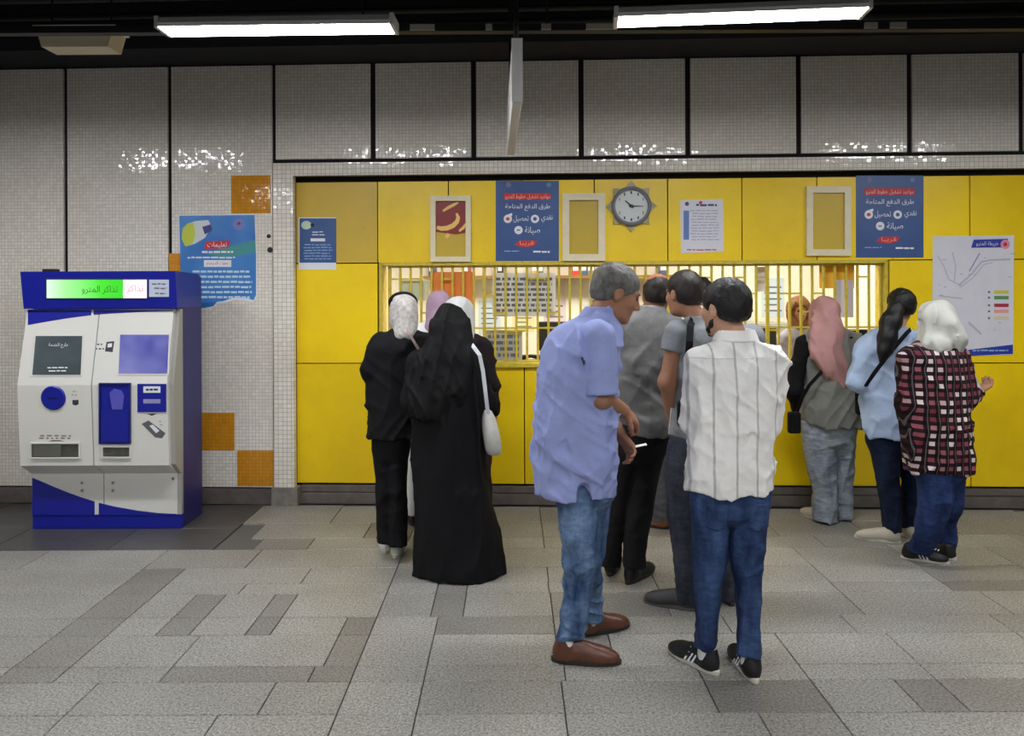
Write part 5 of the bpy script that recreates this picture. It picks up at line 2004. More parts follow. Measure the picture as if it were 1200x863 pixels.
trousers(p, M_J2, [(682, 550, 36, 0, 0.15), (683, 575, 36, 0, 0.15), (684, 600, 30, 0, 0.14)],
         [(676, 570, 24, -0.07, 0.085), (678, 610, 22.5, -0.07, 0.08), (679, 650, 19.5, -0.07, 0.072), (677, 690, 17, g1[1], 0.065), (671, 725, 15.5, g1[1], 0.06), (666, 748, 15.5, g1[1], 0.06)],
         [(692, 570, 24, 0.08, 0.085), (694, 620, 18, 0.09, 0.075), (691, 670, 14.5, 0.10, 0.066), (692, 700, 13, g2[1], 0.06), (694, 724, 13, g2[1], 0.058)], 0.15, 0.08, 'jeans', 0.006, 7.0)
p.shoe(664, 776, 96, SH_BRN, SOLE_D, sc=0.98, extra='laced')
p.shoe(690, 744, 66, SH_BRN, SOLE_D, sc=0.93, extra='laced')
for (x, y) in ((664, 776), (690, 744)):
    sk = Sdf(0.006)
    j = p.G(x, y)
    sk.cap((j[0], j[1], 0.06), (j[0], j[1], 0.135), 0.043, 0.032, 0.01)
    p.put(sk, 'sock', SOCK)
w = p.world(aL[2] + np.array((0.06, -0.03, -0.075)))
o = MB().extrude([w + Vector(q) for q in ((0, 0, 0), (0.07, 0.01, 0.012), (0.068, 0.03, 0.016), (-0.002, 0.02, 0.004))], (0, 0, 0.0015)).build('ticket', M_PAPER)
tag(o, 'small white ticket in the hand of the person in pale blue shirt', 'ticket')

# ---------------------------------------------------------------- balding man in the grey shirt
p = Person(757, 4.3, 'person in long sleeved grey shirt and black trousers facing the ticket window', skin=(160, 104, 78))
p.head(p.J(770, 346, 0.03), 4, 10, sc=0.98, neck=p.J(762, 366, 0.0))
p.torso([(760, 364, 16), (757, 380, 33), (757, 430, 32), (757, 500, 30)], 0.10)
aR = [p.J(788, 384, 0.0), p.J(787, 435, 0.05), p.J(776, 455, 0.24)]
aL = [p.J(727, 384, 0.0), p.J(726, 440, 0.05), p.J(744, 458, 0.24)]
for a in (aL, aR):
    p.body.chain(a, [0.05, 0.042, 0.03], 0.03)
    hand_sdf(p.body, a[2], (0, 1, 0.1), (0, -0.1, -1), 1 if a is aR else -1, 35)
p.skin_up()
p.hair(HAIR_GRY if False else HAIR_BRN, bald=True, low=-0.05)
M_GSH = cloth('grey_shirt_cloth', (118, 118, 116), 0.85, 0.14, 5, 0.4)
sh = Sdf(0.008)
sec = p.S([(762, 360, 15, 0, 0.075), (760, 366, 22, 0, 0.09), (757, 375, 34, 0, 0.11), (757, 390, 37, 0, 0.13), (757, 430, 37, 0, 0.14), (757, 470, 35, 0, 0.14), (756, 508, 34, 0, 0.14)], 0.13)
sh.loft(sec, 2.3, 0.03)
for a in (aR, aL):
    sh.chain(a[:2], [0.066, 0.058], 0.03)
    sh.cap(a[1], a[1] * 0.4 + a[2] * 0.6, 0.056, 0.045, 0.02)
sh.fold(0.008, 9, 9, 3, 2.4)
sh.fold2(0.012, (0.15, 0, 1), 2.0, 10, 2.4 + 1.5)
sh.fold2(0.008, (0.7, 0.2, 0.8), 3, 13, 2.4 + 4)
sh.fold2(0.007, (-0.9, 0.1, 0.6), 3, 14, 2.4 + 7)
sh.fold(0.005, 16, 16, 20, 6.0)
p.put(sh, 'shirt', M_GSH)
col = Sdf(0.007)
col.loft(p.S([(764, 357, 14, 0.01, 0.07), (761, 366, 17, 0, 0.082)], 0.08), 2.1, 0.01)
col.loft(p.S([(764, 353, 11.5, 0.01, 0.055), (761, 370, 14, 0, 0.066)], 0.08), 2.1, 0.004, 's')
p.put(col, 'collar', mat('pale_grey_collar', (176, 178, 176), 0.8))
trousers(p, cloth('black_trouser_cloth', (26, 25, 27)), [(754, 495, 33), (752, 520, 34), (750, 545, 30)],
         [(738, 520, 17, 0, 0.095), (727, 580, 14, 0.02, 0.08), (719, 625, 12, 0.03, 0.07), (715, 662, 11.5, 0.06, 0.065)],
         [(762, 520, 20, 0, 0.095), (752, 570, 17.5, -0.01, 0.08), (747, 615, 14.5, -0.03, 0.07), (743, 664, 13, -0.04, 0.065)], 0.125, 0.08)
p.shoe(716, 672, 18, SH_BLK, SOLE_D, sc=0.92, extra='laced')
p.shoe(741, 682, 40, SH_BLK, SOLE_D, sc=0.95, extra='laced')

# ---------------------------------------------------------------- man in the grey tee with the shoulder strap
p = Person(835, 3.95, 'person in grey tee with black shoulder strap and dark trousers in the queue', skin=(176, 126, 98))
p.head(p.J(801, 345, 0.03), -28, 4, sc=0.95, neck=p.J(822, 380, 0.0))
p.torso([(826, 378, 16), (834, 395, 42), (833, 440, 38), (830, 520, 34)], 0.10)
aL = [p.J(795, 392, -0.02), p.J(782, 448, -0.03), p.J(787, 488, 0.05)]
aR = [p.J(880, 396, 0.0), p.J(880, 455, 0.03), p.J(866, 478, 0.10)]
for a in (aL, aR):
    p.body.chain(a, [0.052, 0.043, 0.03], 0.03)
    hand_sdf(p.body, a[2], (-0.9, 0.2, 0.0) if a is aR else (0.1, 0.2, -0.9), (1.0, 0.1, -0.2) if a is aL else (0, -0.2, -1), 1 if a is aR else -1, 30)
p.skin_up()
p.hair(HAIR_BRN, low=-0.058, vol=0.003)
M_TEE = cloth('grey_tee_cloth', (136, 140, 144), 0.9, 0.1, 6, 0.35)
sh = Sdf(0.008)
sec = p.S([(822, 372, 15, 0, 0.075), (828, 378, 30, 0, 0.09), (835, 386, 46, 0, 0.11), (836, 400, 49, 0, 0.13), (834, 440, 45, 0, 0.135), (832, 480, 42, 0, 0.13), (830, 522, 41, 0, 0.13)], 0.13)
sh.loft(sec, 2.3, 0.03)
p.sleeve(aL[0], aL[0] * 0.62 + aL[1] * 0.38, 0.074, 0.072, M_TEE, 4.0)
p.sleeve(aR[0], aR[0] * 0.55 + aR[1] * 0.45, 0.074, 0.070, M_TEE, 5.0)
sh.fold(0.006, 9, 9, 4, 2.9)
sh.fold2(0.012, (0.15, 0, 1), 2.0, 10, 2.9 + 1.5)
sh.fold2(0.008, (0.7, 0.2, 0.8), 3, 13, 2.9 + 4)
sh.fold2(0.007, (-0.9, 0.1, 0.6), 3, 14, 2.9 + 7)
sh.fold(0.004, 18, 18, 20, 6.6)
p.put(sh, 'tee_shirt', M_TEE)
trousers(p, denim('charcoal_denim', (44, 48, 60), (78, 82, 92)), [(828, 510, 42), (826, 540, 44), (826, 560, 42)],
         [(803, 540, 23, 0, 0.10), (802, 600, 20.5, 0, 0.085), (806, 650, 17.5, 0, 0.072), (808, 704, 15, 0.02, 0.065)],
         [(847, 540, 22, 0, 0.10), (850, 610, 18, 0.05, 0.085), (852, 660, 15, 0.08, 0.072), (852, 700, 13.5, 0.10, 0.062)], 0.125, 0.08)
p.shoe(806, 714, -66, SH_GRY, mat('grey_sole', (96, 94, 92), 0.6), sc=0.95, extra='laced')
p.shoe(853, 706, -8, SH_GRY, SOLE_D, sc=0.92, extra='laced')
bag = thing('shoulder_bag', 'black shoulder bag on a strap worn by the person in grey tee', 'bag', p.world(p.J(800, 500, -0.16)))
FRb = FR[bag.name]
p.strap([p.J(812, 374, -0.055), p.J(809, 382, -0.112), p.J(808, 400, -0.150), p.J(806, 430, -0.160), p.J(802, 470, -0.158), p.J(799, 497, -0.155)], 0.035, M_BLK, 'strap', bag)
bg = MB().box(-0.05, 0.05, -0.03, 0.03, -0.02, 0.11, 0.015)
bg.v = [tuple(Vector(v) + p.world(p.J(806, 512, 0.22))) for v in bg.v]
w = p.world(p.J(789, 492, -0.045))
pp = MB().extrude([p.world(p.J(*q)) for q in ((786, 478, -0.01), (797, 479, -0.01), (795, 511, -0.03), (783, 509, -0.03))], (0.002, -0.003, 0)).build('paper_sheet', M_PAPER)
tag(pp, 'folded white paper hanging in the hand of the person in grey tee', 'paper')
bg.v = [tuple(Vector(v) - p.world(p.J(806, 512, 0.22)) + p.world(p.J(806, 496, -0.185))) for v in bg.v]
bg.build('pouch', M_BLK, bag)

# ---------------------------------------------------------------- man in the white shirt, mostly hidden
p = Person(815, 5.0, 'person in plain white shirt and grey trousers half hidden at the window', skin=(170, 122, 96))
p.head(p.J(822, 347, 0.03), 10, 4, sc=0.92, neck=p.J(818, 368, 0.0))
p.torso([(818, 366, 12), (817, 378, 28), (815, 430, 26), (812, 500, 24)], 0.10)
aL = [p.J(790, 382, 0), p.J(786, 428, 0.06), p.J(800, 440, 0.22)]
aR = [p.J(843, 382, 0), p.J(846, 428, 0.06), p.J(832, 440, 0.22)]
for a in (aL, aR):
    p.body.chain(a, [0.05, 0.042, 0.03], 0.03)
    hand_sdf(p.body, a[2], (0, 1, 0.1), (0, -0.1, -1), 1 if a is aR else -1, 35)
p.skin_up()
p.hair(HAIR_BLK, low=-0.05)
sh = Sdf(0.009)
sh.loft(p.S([(819, 360, 12, 0, 0.07), (818, 366, 22, 0, 0.09), (817, 374, 33, 0, 0.11), (816, 390, 34, 0, 0.13), (814, 440, 31, 0, 0.13), (812, 490, 30, 0, 0.13)], 0.13), 2.3, 0.03)
for a in (aR, aL):
    sh.chain(a[:2], [0.066, 0.055], 0.03)
    sh.cap(a[1], a[1] * 0.3 + a[2] * 0.7, 0.055, 0.042, 0.02)
sh.fold(0.006, 9, 9, 5, 2.2)
sh.fold2(0.012, (0.15, 0, 1), 2.0, 10, 2.2 + 1.5)
sh.fold2(0.008, (0.7, 0.2, 0.8), 3, 13, 2.2 + 4)
sh.fold2(0.007, (-0.9, 0.1, 0.6), 3, 14, 2.2 + 7)
p.put(sh, 'shirt', cloth('white_shirt_cloth', (230, 230, 228)))
M_GTR = cloth('grey_trouser_cloth', (92, 92, 96))
trousers(p, M_GTR, [(808, 480, 30), (803, 505, 31), (800, 530, 28)], [(788, 510, 15, 0, 0.09), (777, 560, 11.5, 0.08, 0.075), (772, 610, 9.5, 0.12, 0.06)],
         [(818, 510, 15, 0, 0.09), (820, 560, 12, 0, 0.075), (820, 618, 10, 0.02, 0.06)], 0.12, 0.08)
p.shoe(774, 619, -60, mat('tan_leather', (150, 92, 54), 0.4), SOLE_D, sc=0.92, extra='plain')
p.shoe(822, 628, 8, mat('tan_leather', (150, 92, 54), 0.4), SOLE_D, sc=0.92, extra='plain')

# ---------------------------------------------------------------- woman in black with the white patterned scarf
p = Person(463, 4.75, 'person in black tunic and wide trousers with white patterned headscarf', skin=(186, 142, 116))
p.head(p.J(473, 367, 0.03), -14, 6, sc=0.93, neck=p.J(473, 390, 0.0))
p.torso([(473, 388, 12), (470, 400, 28), (465, 440, 26), (464, 500, 24)], 0.09)
aL = [p.J(447, 402, 0.0), p.J(437, 432, -0.02), p.J(458, 446, 0.20)]
aR = [p.J(495, 402, 0.0), p.J(498, 440, 0.04), p.J(486, 450, 0.24)]
for a in (aL, aR):
    p.body.chain(a, [0.046, 0.04, 0.027], 0.03)
    hand_sdf(p.body, a[2], (0.3, 1, 0.1), (0, -0.1, -1), 1 if a is aR else -1, 35)
p.skin_up()
M_WSC = mat('white_patterned_scarf', (188, 182, 178), 0.8, 0, 0.2, 0.30, 55, 0.4, 30, 0.008)
p.scarf(M_WSC, [([p.J(474, 378, -0.02), p.J(474, 392, -0.05)], [0.075, 0.07])], 0.006, 0.98)
cp_ = Sdf(0.008)
cp_.ell(p.T((0.0, 0.03, 0.075)), (0.092, 0.105, 0.068), p.hR, 0.02)
cp_.half(p.T((0, -0.035, 0.05)), p.hR @ np.array((0, -1, -0.2)))
p.put(cp_, 'under_scarf', M_BLK2)
sh = Sdf(0.008)
sh.loft(p.S([(474, 384, 13, 0, 0.07), (473, 388, 20, 0, 0.085), (471, 395, 30, 0, 0.10), (469, 408, 34, 0, 0.12), (465, 440, 31, 0, 0.125), (463, 475, 31, 0, 0.135), (463, 511, 33, 0, 0.15)], 0.12), 2.2, 0.03)
for a in (aR, aL):
    sh.chain(a[:2], [0.066, 0.062], 0.03)
    sh.cap(a[1], a[1] * 0.2 + a[2] * 0.8, 0.062, 0.046, 0.02)
sh.fold(0.008, 8, 8, 4, 2.2)
sh.fold2(0.012, (0.15, 0, 1), 2.0, 10, 2.2 + 1.5)
sh.fold2(0.008, (0.7, 0.2, 0.8), 3, 13, 2.2 + 4)
sh.fold2(0.007, (-0.9, 0.1, 0.6), 3, 14, 2.2 + 7)
sh.fold(0.005, 15, 15, 12, 7.2)
p.put(sh, 'tunic', M_BLK)
trousers(p, M_BLK, [(460, 500, 24), (459, 525, 22), (459, 545, 20)], [(449, 525, 12, 0, 0.10), (452, 580, 11, -0.01, 0.085), (453, 635, 10.5, -0.02, 0.07)],
         [(466, 525, 12, 0, 0.10), (466, 580, 11, -0.03, 0.085), (466, 638, 10.5, -0.06, 0.07)], 0.12, 0.09, f=0.004)
p.shoe(451, 646, -14, SH_WHT, SOLE_W, sc=0.78, extra='light')
p.shoe(465, 652, 8, SH_WHT, SOLE_W, sc=0.8, extra='light')
bag = thing('crossbody_bag', 'small black bag on a thin pale strap worn by the person in black tunic', 'bag', p.world(p.J(505, 450, 0.1)))
p.strap([p.J(476, 386, -0.098), p.J(480, 392, -0.124), p.J(486, 402, -0.132), p.J(492, 412, -0.128), p.J(500, 428, -0.09), p.J(505, 445, 0.02)], 0.016, mat('pale_strap', (150, 126, 118), 0.6), 'strap', bag)
bg = MB().box(-0.05, 0.05, -0.03, 0.03, -0.16, 0.0, 0.015)
bg.v = [tuple(Vector(v) + p.world(p.J(507, 445, 0.04))) for v in bg.v]
bg.build('pouch', M_BLK, bag)

# ---------------------------------------------------------------- woman in the black abaya
p = Person(532, 4.5, 'person in long black abaya and black headscarf seen from behind', skin=(186, 142, 116))
p.head(p.J(528, 384, 0.03), 6, 6, sc=0.95, neck=p.J(526, 410, 0.0))
p.torso([(526, 408, 12), (525, 422, 30), (526, 470, 28), (528, 540, 28)], 0.10)
aL = [p.J(496, 428, 0.0), p.J(488, 470, 0.02), p.J(506, 478, 0.13)]
aR = [p.J(556, 426, 0.0), p.J(566, 472, 0.0), p.J(556, 486, 0.12)]
for a in (aL, aR):
    p.body.chain(a, [0.046, 0.04, 0.027], 0.03)
    hand_sdf(p.body, a[2], (-0.9 if a is aR else 0.9, 0.3, 0.1), (0, -0.1, -1), 1 if a is aR else -1, 35)
p.skin_up()
def black_drape(h):
    h.loft(p.S([(528, 376, 21, 0.0, 0.11), (528, 392, 24, -0.01, 0.12), (527, 404, 28, -0.015, 0.13), (526, 416, 37, -0.015, 0.145), (524, 430, 43, -0.01, 0.155), (520, 452, 42, -0.01, 0.165), (512, 476, 33, -0.03, 0.155), (506, 488, 24, -0.05, 0.13)], 0.13), 2.1, 0.03)


p.scarf(M_BLK2, [], 0.006, 1.06, black_drape, seed=3.0)
ab = Sdf(0.008)
g0 = p.G(540, 674)[1]
ab.loft(p.S([(526, 403, 14, 0, 0.08), (526, 410, 26, 0, 0.10), (525, 419, 37, 0, 0.125), (524, 432, 41, 0, 0.14), (526, 465, 42, 0, 0.15), (527, 500, 42, 0, 0.155), (530, 560, 43, 0, 0.17), (535, 610, 46, 0, 0.19), (538, 645, 49, 0, 0.205), (540, 669, 51, 0, 0.215)], 0.15), 2.2, 0.03)
for a in (aR, aL):
    ab.chain(a[:2], [0.072, 0.072], 0.04)
    ab.cap(a[1], a[1] * 0.2 + a[2] * 0.8, 0.072, 0.06, 0.03)
ab.fold(0.012, 9, 9, 0.9, 3.2, None, False)
ab.fold2(0.022, (-0.05, 0, 1), 0.8, 8, 7.2)
ab.fold2(0.014, (0.1, 0, 1), 1.2, 13, 4.2)
ab.fold(0.004, 20, 20, 10, 1.2)
p.put(ab, 'abaya', M_BLK)
p.shoe(522, 664, -4, SH_BLK, SOLE_D, sc=0.8, extra='plain')
p.shoe(552, 664, 6, SH_BLK, SOLE_D, sc=0.8, extra='plain')
# white shoulder bag
M_WBAG = mat('white_bag_leather', (206, 204, 198), 0.5, var=0.12, vscale=20, bump=0.3, bscale=40)
bag = thing('handbag', 'soft white handbag hanging on a white strap beside the black abaya', 'bag', p.world(p.J(577, 532, -0.05)))
p.strap([p.J(553, 404, -0.06), p.J(556, 408, -0.128), p.J(562, 416, -0.135), p.J(566, 435, -0.125), p.J(569, 460, -0.115), p.J(572, 486, -0.09)], 0.022, M_PW, 'strap', bag)
s_ = Sdf(0.008)
s_.loft([(q[0], q[1], q[2], q[3], q[4]) for q in p.S([(571, 480, 4, -0.06, 0.03), (573, 492, 8, -0.06, 0.05), (576, 512, 10.5, -0.06, 0.065), (578, 526, 10, -0.06, 0.06), (579, 533, 7, -0.06, 0.045)], 0.05)], 2.5, 0.02)
s_.fold(0.006, 20, 20, 6, 4)
me = s_.mesh('pouch')
me.transform(Matrix.Translation(FR[p.root.name].translation - FR[bag.name].translation))
me.materials.append(M_WBAG)
link('pouch', me, bag)

# ---------------------------------------------------------------- woman in dark clothes with the white scarf, behind the abaya
p = Person(545, 4.95, 'person with white headscarf and dark sleeves standing in front of the abaya', skin=(186, 142, 116))
p.head(p.J(539, 371, 0.03), 25, 6, sc=0.95, neck=p.J(541, 398, 0.0))
p.torso([(541, 396, 12), (543, 408, 28), (544, 450, 26), (544, 520, 26)], 0.09)
aL = [p.J(516, 408, 0.0), p.J(512, 450, 0.04), p.J(525, 460, 0.12)]
aR = [p.J(566, 408, 0.0), p.J(575, 452, -0.01), p.J(579, 486, 0.10)]
for a in (aL, aR):
    p.body.chain(a, [0.046, 0.04, 0.027], 0.03)
hand_sdf(p.body, aL[2], (0.9, 0.3, 0.1), (0, -0.1, -1), -1, 35)
hand_sdf(p.body, aR[2], (0.0, 0.3, -0.9), (-1, 0, 0), 1, 35)
p.skin_up()
p.scarf(mat('white_scarf', (204, 204, 202), 0.8, 0, 0.2, 0.06, 12, 0.3, 30, 0.006), [([p.J(540, 385, -0.02), p.J(541, 398, -0.04)], [0.08, 0.085])], 0.005, 1.0, seed=8)
sh = Sdf(0.009)
sh.loft(p.S([(541, 390, 13, 0, 0.07), (542, 395, 22, 0, 0.09), (544, 402, 29, 0, 0.11), (545, 420, 30, 0, 0.12), (545, 460, 29, 0, 0.13), (545, 530, 30, 0, 0.14), (545, 600, 32, 0, 0.16), (545, 628, 33, 0, 0.165)], 0.12), 2.2, 0.03)
for a in (aR, aL):
    sh.chain(a[:2], [0.064, 0.056], 0.03)
    sh.cap(a[1], a[1] * 0.15 + a[2] * 0.85, 0.056, 0.045, 0.02)
sh.fold(0.007, 9, 9, 3, 2.2)
sh.fold2(0.012, (0.15, 0, 1), 2.0, 10, 2.2 + 1.5)
sh.fold2(0.008, (0.7, 0.2, 0.8), 3, 13, 2.2 + 4)
sh.fold2(0.007, (-0.9, 0.1, 0.6), 3, 14, 2.2 + 7)
p.put(sh, 'long_dress', cloth('dark_maroon_cloth', (30, 20, 24)))
for x in (535, 556):
    p.shoe(x, 633, 0, SH_BLK, SOLE_D, sc=0.8, extra='plain')

# ---------------------------------------------------------------- woman in white with the mauve scarf, nearest the window
p = Person(505, 5.3, 'person in white clothes and mauve headscarf almost hidden at the ticket window', skin=(186, 142, 116))
p.head(p.J(514, 361, 0.03), -20, 6, sc=0.93, neck=p.J(512, 384, 0.0))
p.torso([(511, 382, 11), (508, 394, 25), (506, 440, 23), (504, 510, 22)], 0.09)
aL = [p.J(486, 398, 0.0), p.J(484, 438, 0.04), p.J(494, 444, 0.2)]
aR = [p.J(530, 398, 0.0), p.J(532, 438, 0.04), p.J(520, 444, 0.2)]
for a in (aL, aR):
    p.body.chain(a, [0.046, 0.04, 0.027], 0.03)
    hand_sdf(p.body, a[2], (-0.9 if a is aR else 0.9, 0.3, 0.1), (0, -0.1, -1), 1 if a is aR else -1, 35)
p.skin_up()
p.scarf(cloth('mauve_scarf_cloth', (178, 148, 168)), [([p.J(514, 375, -0.02), p.J(512, 386, -0.04)], [0.08, 0.09])], 0.006, 0.98, seed=5)
sh = Sdf(0.009)
sh.loft(p.S([(511, 376, 12, 0, 0.07), (510, 381, 20, 0, 0.085), (508, 389, 26, 0, 0.105), (507, 410, 27, 0, 0.12), (505, 450, 26, 0, 0.125), (503, 500, 27, 0, 0.14)], 0.12), 2.2, 0.03)
for a in (aR, aL):
    sh.chain(a[:2], [0.06, 0.055], 0.03)
    sh.cap(a[1], a[1] * 0.2 + a[2] * 0.8, 0.055, 0.043, 0.02)
sh.fold(0.006, 9, 9, 4, 2.2)
sh.fold2(0.012, (0.15, 0, 1), 2.0, 10, 2.2 + 1.5)
sh.fold2(0.008, (0.7, 0.2, 0.8), 3, 13, 2.2 + 4)
sh.fold2(0.007, (-0.9, 0.1, 0.6), 3, 14, 2.2 + 7)
p.put(sh, 'tunic', cloth('white_tunic_cloth', (232, 230, 226)))
trousers(p, cloth('white_trouser_cloth', (226, 224, 220)), [(501, 490, 24), (500, 510, 24), (499, 530, 21)], [(490, 515, 11, 0, 0.09), (486, 560, 9.5, 0, 0.075), (484, 602, 8.5, 0, 0.065)],
         [(509, 515, 11, 0, 0.09), (510, 560, 9.5, 0, 0.075), (510, 604, 8.5, 0, 0.065)], 0.11, 0.08)
p.shoe(483, 614, -10, SH_BLK, SOLE_D, sc=0.85, extra='plain')
p.shoe(510, 615, 8, SH_BLK, SOLE_D, sc=0.85, extra='plain')

# ---------------------------------------------------------------- woman with the pink scarf
p = Person(972, 5.42, 'person in grey sleeveless top, black sleeves and long pink headscarf', skin=(182, 136, 108))
p.head(p.J(967, 367, 0.03), -8, 6, sc=0.93, neck=p.J(969, 390, 0.0))
p.torso([(970, 388, 11), (973, 398, 28), (974, 440, 26), (974, 490, 26)], 0.09)
aL = [p.J(944, 402, 0.0), p.J(929, 455, 0.0), p.J(936, 484, 0.14)]
aR = [p.J(1001, 404, 0.0), p.J(1005, 452, 0.03), p.J(1006, 488, 0.12)]
for a in (aL, aR):
    p.body.chain(a, [0.046, 0.04, 0.027], 0.03)
hand_sdf(p.body, aL[2], (0.1, 0.5, -0.8), (1, 0, 0), -1, 35)
hand_sdf(p.body, aR[2], (-0.1, 0.5, -0.8), (-1, 0, 0), 1, 35)
p.skin_up()
M_PINK = cloth('pink_scarf_cloth', (180, 134, 130), 0.8, 0.12, 8, 0.4)


def pink_drape(h):
    h.loft(p.S([(967, 375, 17, -0.05, 0.06), (968, 390, 18, -0.09, 0.05), (971, 415, 18, -0.12, 0.035), (977, 436, 13, -0.13, 0.03), (984, 452, 5, -0.13, 0.022), (986, 457, 2, -0.13, 0.015)], 0.05), 2.2, 0.03)


p.scarf(M_PINK, [([p.J(967, 380, -0.02), p.J(969, 392, -0.04)], [0.09, 0.095])], 0.008, 1.02, pink_drape, seed=6)
sl = Sdf(0.008)
for a in (aL, aR):
    sl.chain(a[:2], [0.062, 0.058], 0.03)
    sl.cap(a[1], a[1] * 0.1 + a[2] * 0.9, 0.058, 0.043, 0.02)
sl.loft(p.S([(974, 395, 27, 0, 0.1), (974, 420, 27, 0, 0.11)], 0.1), 2.2, 0.03)
sl.fold(0.006, 10, 10, 10, 3)
sl.fold2(0.012, (0.15, 0, 1), 2.0, 10, 3 + 1.5)
sl.fold2(0.008, (0.7, 0.2, 0.8), 3, 13, 3 + 4)
sl.fold2(0.007, (-0.9, 0.1, 0.6), 3, 14, 3 + 7)
p.put(sl, 'black_undershirt', M_BLK)
sh = Sdf(0.008)
sh.loft(p.S([(970, 382, 13, 0, 0.075), (971, 386, 22, 0, 0.09), (973, 393, 31, 0, 0.105), (976, 405, 34, 0, 0.125), (977, 430, 31, 0, 0.135), (977, 460, 33, 0, 0.15), (976, 480, 36, 0, 0.165), (976, 498, 37, 0, 0.17)], 0.12), 2.2, 0.03)
sh.cap(aR[0], aR[0] * 0.2 + aR[1] * 0.8, 0.068, 0.06, 0.03)
sh.ell(p.J(938, 505, 0), (0.12, 0.2, 0.07), None, 0.02, 's')
sh.fold(0.008, 8, 8, 3, 2.2)
sh.fold2(0.012, (0.15, 0, 1), 2.0, 10, 2.2 + 1.5)
sh.fold2(0.008, (0.7, 0.2, 0.8), 3, 13, 2.2 + 4)
sh.fold2(0.007, (-0.9, 0.1, 0.6), 3, 14, 2.2 + 7)
sh.fold(0.004, 18, 18, 12, 4)
p.put(sh, 'top', cloth('grey_top_cloth', (128, 128, 122)))
trousers(p, denim('pale_grey_denim', (138, 148, 162), (176, 184, 192)), [(972, 485, 32), (972, 505, 32), (972, 525, 29)],
         [(958, 510, 18.5, 0, 0.11), (962, 550, 15.5, 0.0, 0.09), (966, 580, 13, 0.0, 0.08), (966, 610, 12.8, 0.0, 0.08)],
         [(988, 510, 14, 0, 0.11), (989, 550, 10.5, 0.03, 0.09), (988, 580, 9.5, 0.05, 0.08), (989, 607, 9.5, 0.06, 0.075)], 0.125, 0.08, 'jeans', 0.006)
p.shoe(962, 611, -22, SH_BGE, SOLE_W, sc=0.82, extra='light')
p.shoe(989, 608, 4, SH_GRY, SOLE_D, sc=0.80, extra='plain')
bag = thing('crossbody_bag', 'small black bag on a black strap worn by the person with pink scarf', 'bag', p.world(p.J(931, 507, -0.05)))
p.strap([p.J(968, 430, -0.148), p.J(958, 441, -0.152), p.J(948, 452, -0.14), p.J(940, 466, -0.10), p.J(934, 482, -0.05)], 0.025, M_BLK, 'strap', bag)
bg = MB().box(-0.045, 0.04, -0.03, 0.03, 0.0, 0.15, 0.015)
bg.v = [tuple(Vector(v) + p.world(p.J(931, 508, -0.05))) for v in bg.v]
bg.build('pouch', M_BLK, bag)

# ---------------------------------------------------------------- woman with the long dark ponytail
p = Person(1043, 5.0, 'person with long dark ponytail in light blue shirt and dark jeans', skin=(190, 146, 118))
p.head(p.J(1056, 360, 0.03), 15, 4, sc=0.93, neck=p.J(1050, 386, 0.0), nr=0.048)
p.torso([(1049, 386, 11), (1044, 398, 30), (1042, 440, 28), (1044, 500, 26)], 0.09)
aL = [p.J(1014, 406, 0.0), p.J(1005, 446, -0.01), p.J(1022, 452, 0.2)]
aR = [p.J(1076, 406, 0.0), p.J(1080, 450, 0.03), p.J(1070, 458, 0.22)]
for a in (aL, aR):
    p.body.chain(a, [0.046, 0.04, 0.027], 0.03)
    hand_sdf(p.body, a[2], (-0.9 if a is aR else 0.9, 0.3, 0.1), (0, -0.1, -1), 1 if a is aR else -1, 35)
p.skin_up()
h = p.hair(HAIR_BLK, low=-0.055, vol=0.008)
pt = Sdf(0.007)
pt.chain([p.J(1050, 362, -0.09), p.J(1044, 378, -0.12), p.J(1040, 395, -0.135), p.J(1037, 410, -0.14), p.J(1033, 424, -0.145)], [0.05, 0.056, 0.05, 0.04, 0.014], 0.04)
pt.fold(0.006, 50, 50, 10, 3)
p.put(pt, 'ponytail', HAIR_BLK)
M_LB = cloth('light_blue_shirt_cloth', (166, 184, 212), 0.85, 0.1, 6, 0.35)
sh = Sdf(0.008)
sec = p.S([(1049, 383, 13, 0, 0.07), (1047, 388, 24, 0, 0.085), (1044, 396, 33, 0, 0.105), (1043, 410, 34, 0, 0.125), (1043, 440, 31, 0, 0.13), (1045, 475, 33, 0, 0.145), (1046, 500, 33, 0, 0.16), (1046, 511, 32, 0, 0.16)], 0.12)
sh.loft(sec, 2.2, 0.03)
for a in (aR, aL):
    sh.chain(a[:2], [0.066, 0.066], 0.03)
    sh.cap(a[1], a[1] * 0.3 + a[2] * 0.7, 0.064, 0.05, 0.02)
sh.fold(0.008, 9, 9, 5, 2.2)
sh.fold2(0.012, (0.15, 0, 1), 2.0, 10, 2.2 + 1.5)
sh.fold2(0.008, (0.7, 0.2, 0.8), 3, 13, 2.2 + 4)
sh.fold2(0.007, (-0.9, 0.1, 0.6), 3, 14, 2.2 + 7)
sh.fold(0.005, 18, 18, 14, 4)
p.put(sh, 'shirt', M_LB)
M_J3 = denim('dark_navy_denim', (18, 26, 46), (34, 46, 74))
trousers(p, M_J3, [(1045, 495, 28), (1045, 515, 29), (1046, 535, 27)], [(1035, 515, 17.5, 0, 0.10), (1040, 560, 12, 0.0, 0.08), (1044, 600, 9.5, 0.0, 0.065), (1045, 622, 8.5, 0.0, 0.055)],
         [(1063, 515, 14, 0, 0.10), (1069, 560, 12, 0.05, 0.08), (1067, 600, 9.5, 0.08, 0.065), (1066, 618, 8.5, 0.10, 0.055)], 0.115, 0.08, 'jeans')
p.shoe(1044, 636, -64, SH_BGE, SOLE_W, sc=0.88, extra='light')
p.shoe(1066, 630, -12, SH_BGE, SOLE_W, sc=0.85, extra='light')
